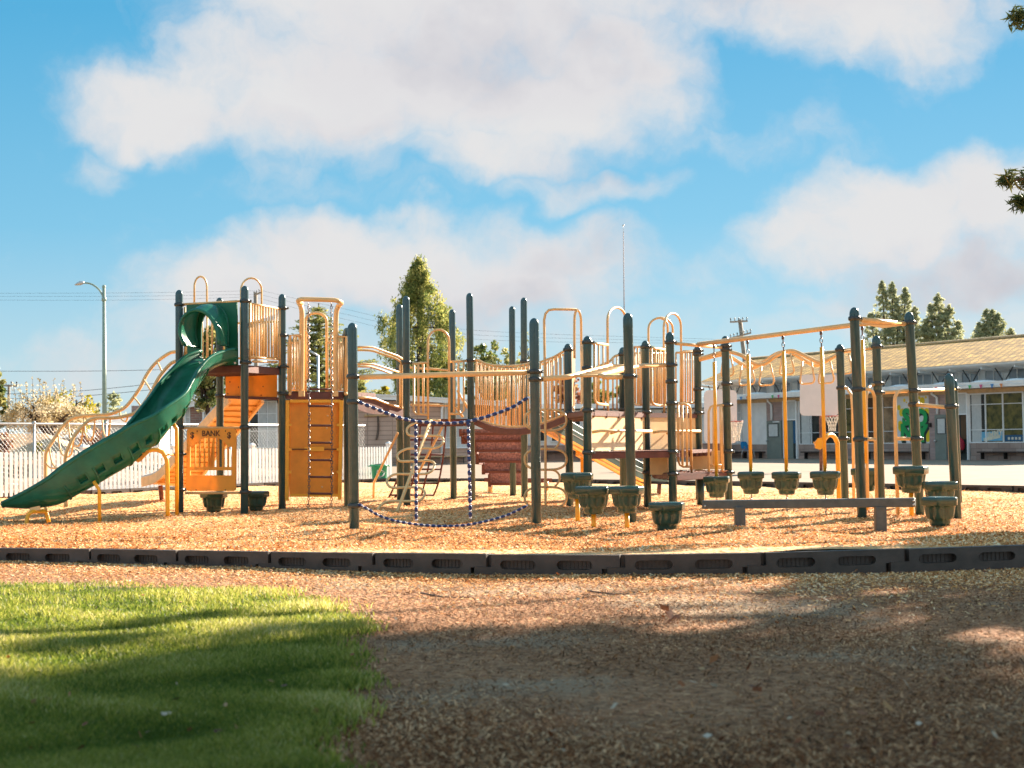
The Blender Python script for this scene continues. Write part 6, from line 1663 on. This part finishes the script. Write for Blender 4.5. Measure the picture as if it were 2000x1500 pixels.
# dry leaves blown onto the low deck
mb = MB()
for i in range(40):
    q = Vector((N.x + .25 + random.random() * .8, 24.3 + random.random() * 1.3, .605)); a = random.random() * 6; u, v = Vector((math.cos(a), math.sin(a), random.uniform(-.3, .3))) * .035, Vector((-math.sin(a), math.cos(a), random.uniform(-.3, .3))) * .022
    mb.add([q - u, q - v, q + u, q + v + U_ * .015], [(0, 1, 2, 3)])
lv = mb.build('leaves_on_deck', LEAF1, None, origin=(N.x + .6, 25, .6)); tag(lv, 'dry orange brown leaves scattered on the lowest deck', 'leaves', kind='stuff')
# rails and hoops round the hexagon
def hoop_rail(xa, xh, ytop, yb, Z0, Z1, bars, hx1, hyt, hys, yfoot):
    mb = MB(); f = lambda x: Z0 + (Z1 - Z0) * (x - xa) / (xh - xa)
    P = lambda x, y: W(x, y, f(x))
    mb.tube([P(xa - 4, ytop - .5), P(xh, ytop + 2.5)], .022, 8)
    mb.tube([P(xa, ytop), P(xa, yb - 10), P(xa + 3, yb - 3), P(xa + 8, yb), P(xh, yb + 1.5)], .021, 8)
    for b in bars: mb.tube([P(b, ytop + 1), P(b, yb)], .0165, 6)
    mb.tube([P(xh + .8, yfoot), P(xh, hys)] + [P(x, y) for x, y in arc(xh, hx1, hys, hyt)] + [P(hx1 + 1, yfoot)], .020, 8)
    return mb.build('hoop_railing', TAN, PS)
hoop_rail(1161, 1186.5, 671, 789, 22.95, 23.9, (1169.5, 1178), 1222, 600.5, 625, 811)
hoop_rail(1272, 1296.5, 680, 791, 25.6, 26.2, (1280.5, 1289), 1330, 612, 638, 808)
tubes('arch_hoop', TAN, [[W(1266.5, 800, 26.9)] + LP(arc(1266.5, 1314, 642, 620.5), 26.9, 27.4) + [W(1315, 790, 27.4)], smooth_pts(LP([(1289, 620.5), (1298, 623), (1303, 634), (1304.5, 650), (1305, 790)], 27.1, 27.9), 14)], .020)
railing(1239, 677.5, 790, 26.6, 1252, 677.5, 791, 26.0, 3); railing(1241, 690, 790, 27.6, 1300, 690, 791, 28.2, 9)
railing(1320, 689, 787, 27.0, 1357, 687, 787, 27.1, 5); railing(1334, 686, 787, 28.2, 1362, 686, 787, 28.0, 4)
mb = MB(); mb.tube(smooth_pts(LP([(1157, 722), (1172, 714), (1190, 706), (1200, 696), (1210, 693)], 26.6, 27.0), 16), .021, 7)
for x, y in ((1166, 717), (1180, 711), (1197, 699), (1205, 695)): mb.tube(LP([(x, y), (x, 800)], 26.8), .0165, 6)
mb.build('railing', TAN, PS)
for x0, x1, y0, y1, Z0, Z1 in ((1113.5, 1123, 682, 795, 25.35, 26.1), (1134.5, 1140, 674, 793, 25.0, 24.3)):
    mb = MB(); a, b, c, d = W(x0, y0 + 1, Z0), W(x1, y0, Z1), W(x1, y1, Z1), W(x0 + 1, y1 - 3, Z0); c.z = d.z; b.z = a.z
    mb.slab([a, b, c, d], (-.012, -.02, 0)); mb.build('entry_panel', TAN, PS)
tubes('entry_panel_foot', TAN, [LP([(1120, 793), (1119.5, 812)], 25.6), LP([(1141, 795), (1135, 799), (1134.5, 812)], 24.6)], .018)
# grab rails at the low deck
tubes('grab_rail', TAN, [LP([(1319, 788.5), (1338, 789), (1345, 791.5), (1348.5, 799), (1351, 929)], 23.7, 24.4), LP([(1324, 790), (1325, 900), (1328, 908), (1334, 911.5), (1350.5, 911.5)], 23.8, 24.4), LP([(1332.5, 790), (1333, 910)], 24.0), LP([(1341, 791), (1342, 911)], 24.2)], .019)
tubes('grab_rail', TAN, [LP([(1413, 791), (1394, 792), (1387.5, 795), (1384, 804), (1384.5, 926)], 25.1, 24.7), LP([(1393.5, 793), (1394.5, 908)], 24.8), LP([(1407, 792), (1408.5, 909)], 25.0), LP([(1386, 909), (1409, 909)], 24.8), LP([(1409.5, 792), (1411, 927)], 25.05)], .020)
# --- straight green slide on the far side
sa, sb2 = [(1050, 822, 26.8), (1065, 831, 27.0), (1126, 866, 28.0), (1213, 915, 29.4), (1240, 930, 29.8), (1262, 938, 30.2), (1304, 941, 30.9)], None
cl_ = smooth_pts(P3(sa), 26); sd = Vector((.30, 1.0, 0)).normalized()
gs = MB(); tr = MB(); rb_ = MB()
for i in range(25):
    a, b = cl_[i], cl_[i + 1]; up_ = U_ * .21
    for o_ in (0, .95):
        d = sd * o_; e = sd * .06
        gs.hexa([a + d, b + d, b + d + e, a + d + e, a + d + up_, b + d + up_, b + d + e + up_, a + d + e + up_])
    gs.hexa([a + sd * .06 + U_ * .0, b + sd * .06, b + sd * .95, a + sd * .95, a + sd * .06 + U_ * .05, b + sd * .06 + U_ * .05, b + sd * .95 + U_ * .05, a + sd * .95 + U_ * .05])
    if i < 20:
        for k, z in enumerate((-.035, -.115)): tr.beam(a + U_ * z + sd * .03, b + U_ * z + sd * .03, .06, .045)
    rb_.beam(a + U_ * .13 + sd * -.004, b + U_ * .13 + sd * -.004, .006, .014)
g2 = gs.build('straight_slide', GREEND, PS); tr.build('slide_rail', YEL, g2); rb_.build('slide_line', GALV, g2)
mb = MB(); mb.tube(LP([(1289, 944), (1288, 969)], 30.9), .03, 8); mb.tube(LP([(1286, 944), (1284, 968)], 31.4), .02, 8); mb.build('leg', RUST, g2)
mb = MB(); a = W(1139.5, 893, 28.3); mb.beam(a, Vector((a.x, a.y, -.1)), .11, .10, (0, 1, 0)); mb.beam(W(1128, 885, 28.1), W(1147, 896, 28.4), .08, .10); mb.build('leg', YEL, g2)
# --- handles and bars on the right-hand posts
tubes('grab_loop', TAN, [P3([(1648, 757, 24.95), (1655, 759, 24.9), (1663, 772, 24.8), (1665, 800, 24.8), (1668, 992, 24.8)])], .024)
tubes('grab_loop', TAN, [P3([(1684, 759.5, 20.4), (1697, 760, 20.5), (1704, 764, 20.6), (1708, 775, 20.7), (1712.5, 992, 20.8)]), P3([(1688, 858, 20.4), (1709, 858, 20.65)])], .024)
tubes('grab_loop', TAN, [P3([(1709, 751, 23.0), (1702, 752, 22.9), (1697, 757, 22.6), (1692, 772, 22.3), (1691, 790, 22.3), (1695, 985, 22.3)])], .024)
tubes('grab_loop', TAN, [P3([(1777, 763, 21.4), (1762, 763, 21.3), (1753, 766, 21.2), (1748, 776, 21.2), (1747.5, 790, 21.2), (1754, 1014, 21.1)]), P3([(1776, 857, 21.35), (1750, 856.5, 21.2)])], .025)
obeam('cross_bar', [(1786, 790), (1856, 796)], (21.4, 20.5), .026)
obeam('cross_bar', [(1722, 767), (1780, 763.5), (1868, 759.5)], (23.0, 23.6, 25.0), .026)
obeam('cross_bar', [(1648, 686), (1708, 679)], (25.0, 23.1), .020)
mb = MB(); mb.tube(smooth_pts(P3([(1639, 992, 24.3), (1636, 880, 24.3), (1634, 862, 24.3), (1629, 853, 24.2), (1622, 849, 24.1), (1615, 852, 24.0), (1608, 861, 23.9), (1602, 866, 23.8)]), 24), .036, 10); sp_ = mb.build('digger_arm', YEL, PS)
mb = MB(); o_ = [(1592, 865), (1598, 858), (1609, 856), (1612, 861), (1609, 872), (1602, 876), (1595, 874)]; mb.slab([W(x, y, 23.72) for x, y in o_], (.0, .09, 0)); mb.build('digger_scoop', YEL, sp_, bevel=.02)

# ------------------------------------------------------------------ loose and free-standing play pieces
# blue chain swing-net between the two front posts
cs_ = thing('chain_climber', 'blue and white coated chains strung in a sagging square between two front posts', 'chain climber', Vector((-.9, 19.6, 0)))
def beads(pts, r, per=.088):
    pts = smooth_pts(pts, 60); mb = MB(); pts2 = along(pts, per)
    for a, b in zip(pts2, pts2[1:]):
        d = b - a
        mb.cur = 0; mb.tube([a + d * f for f in (0, .07, .2, .38, .56, .69, .76)], [r * .4, r * .75, r * .97, r * 1.04, r * .97, r * .75, r * .4], 8)
        mb.cur = 1; mb.tube([a + d * f for f in (.73, .80, .92, 1.03)], [r * .5, r * .72, r * .72, r * .5], 7)
    mb.build('chain', [BLUE, WHITEC], cs_)
beads(LP([(700, 785), (712, 790), (730, 797), (760, 809), (800, 821), (850, 826), (900, 825.5), (950, 814), (1000, 796), (1020, 783), (1034, 776)], 19.55, 19.65), .024)
beads(LP([(700, 985), (716, 993), (740, 1007), (770, 1017), (810, 1024), (860, 1027.5), (915, 1025), (980, 1010), (1015, 995), (1036, 984)], 19.55, 19.65), .019, .075)
beads(LP([(812, 828), (813, 1022)], 19.6), .023); beads(LP([(914.5, 824), (919, 1023)], 19.6), .024)
# stepping pods
def pod_mesh():
    mb = MB(); n = 60; th = [2 * math.pi * i / n for i in range(n)]
    def hexr(a, R, rnd=.12):
        k = math.pi / 3; q = (a % k) - k / 2; h_ = R * math.cos(k / 2) / math.cos(q); return h_ * (1 - rnd) + R * .94 * rnd
    def ring(fn, z): return [Vector((fn(a) * math.cos(a), fn(a) * math.sin(a), z)) for a in th]
    lob = lambda R, am: (lambda a: R * (1 - am + am * abs(math.cos(3 * a)) ** .55))
    loops = [ring(lob(.085, 0), -.34), ring(lob(.112, 0), -.335), ring(lob(.120, 0), -.30), ring(lob(.124, .0), -.268), ring(lob(.150, .12), -.258), ring(lob(.166, .22), -.238), ring(lob(.176, .25), -.20), ring(lob(.184, .25), -.15), ring(lob(.190, .24), -.108),
             ring(lambda a: hexr(a, .205), -.106), ring(lambda a: hexr(a, .228, .06), -.097), ring(lambda a: hexr(a, .231, .06), -.03), ring(lambda a: hexr(a, .228, .06), -.014), ring(lambda a: hexr(a, .206), -.003), ring(lambda a: hexr(a, .12), .002), ring(lambda a: hexr(a, .03), .003)]
    mb.rings(loops); return mb
podm = None
def pod(x, ytop, Z, label, group, stem_bot=None, rot=0.0, scale=1.0, name='stepping_pod', cat='stepping pod', extra=None):
    global podm
    c = W(x, ytop, Z); t = thing(name, label, cat, (c.x, c.y, c.z), group)
    if podm is None: o = pod_mesh().build('pod', PODM, t, origin=(0, 0, 0)); podm = o
    else: o = podm.copy(); COL.objects.link(o); o.parent = t
    o.location = (0, 0, 0); o.rotation_euler = (0, 0, rot); o.scale = (scale,) * 3
    ORIG[o.name] = Vector(c)
    if stem_bot is not None:
        mb = MB(); mb.tube([c + U_ * -.33, Vector((c.x, c.y, stem_bot))], .031, 10); mb.build('stem', YEL, t)
    return t, c
GP = 'green stepping pods on yellow stems'
pod(1127, 923, 20.0, 'tallest of the four front stepping pods, partly behind another pod', GP, -.1, .35)
pod(1158.5, 949, 19.3, 'front stepping pod second from the left, overlapping the taller one', GP, -.1, .2, 1.04)
pod(1223.5, 949, 19.0, 'front stepping pod third from the left, before the tall post', GP, -.1, .1, .98)
pod(1302, 980, 18.5, 'lowest of the four front stepping pods, nearly touching the chips', GP, -.1, .25, 1.02)
pod(1778.5, 910, 20.7, 'highest right stepping pod, standing over the balance beam\'s right end', GP, -.1, .0, 1.06)
pod(1835, 940, 20.2, 'right stepping pod half hidden behind the lowest right pod', GP, -.1, .45, 1.05)
pod(1835, 970, 18.6, 'lowest right stepping pod, at the right end of the whole structure', GP, -.1, .2, 1.03)
pod(417.5, 960, 25.6, 'stepping pod half hidden below the bank panel', GP, -.1, .3, 1.0)
pod(500, 959, 25.6, 'stepping pod peeking out right of the bank panel post', GP, -.1, .2, .96)
pod(1691, 914, 23.2, 'stepping pod behind the tallest right post, between bent grab loops', GP, -.1, .1, 1.03)
GH = 'pods hanging on yellow poles from the overhead beam'
for xt, yt, xp, yp, xb, yb, lab in ((1394.5, 676, 1395, 707, 1399.5, 930, 'hanging pod nearest the dark post at the left of the swinging row'), (1460, 668, 1461, 692, 1466.5, 921, 'hanging pod in front of the blue chair, its pole second from the left'),
                                    (1529, 659, 1530.5, 686, 1536, 921, 'hanging pod in front of the open grey doorway, its pole third from the left'), (1603.5, 650, 1604.5, 678, 1611.5, 920, 'hanging pod under the pink beige backboard, beside the yellow scoop'), (1684, 641, 1684.5, 664, 1690.5, 905, '')):
    f = (xt - HB0[0]) / (HB1[0] - HB0[0]); Z = 1 / ((1 - f) / HB0[2] + f / HB1[2])
    if lab:
        t, c = pod(xb, yb, Z, lab, GH, None, .15 + .1 * (int(xb) % 3), 1.0 if xb > 1420 else .98, 'hanging_pod', 'hanging pod')
        mb = MB(); chain_line(mb, c + U_ * -.33, Vector((c.x, c.y, .0)), .06, .012); mb.build('tether_chain', CHAIN, t)
        end = c + U_ * .0
    else:
        end = W(xb, yb, Z); t = thing('hanging_pole', 'yellow pole on a chain beside the tallest right post, without a visible pod', 'hanging pole', end)
    mb = MB(); mb.tube([W(xp, yp, Z), end], .027, 10); mb.build('pole', YEL, t)
    mb = MB(); chain_line(mb, W(xt, yt + 2, Z), W(xp, yp, Z), .062, .02); mb.tube([W(xt, yt - 3, Z), W(xt, yt + 4, Z)], .02, 8); mb.build('chain', CHAIN, t)
# balance beam
bmz = W(1446, 1039, 18.5)
bl = thing('balance_beam', 'long low grey green balance beam on two square legs', 'balance beam', (bmz.x, bmz.y, 0))
mb = MB(); a, b = W(1373, 985.5, 18.8), W(1788, 981, 18.0); mb.beam(a, b, .15, .105); mb.build('beam', BEAMM, bl, bevel=.012)
for x, Z in ((1444.5, 18.5), (1719, 18.0)):
    mb = MB(); c = W(x, 991, Z + .1); mb.beam(Vector((c.x, c.y, -.2)), Vector((c.x, c.y, c.z + .01)), .125, .125, (0, 1, 0)); mb.build('leg', BEAMM, bl, bevel=.008)
mb = MB()
for x, y in ((1377, 988), (1784, 978), (1784, 986)): mb.ball(W(x, y, 18.7 if x < 1500 else 17.92), .012, 6, 4)
mb.build('bolts', GALV, bl)
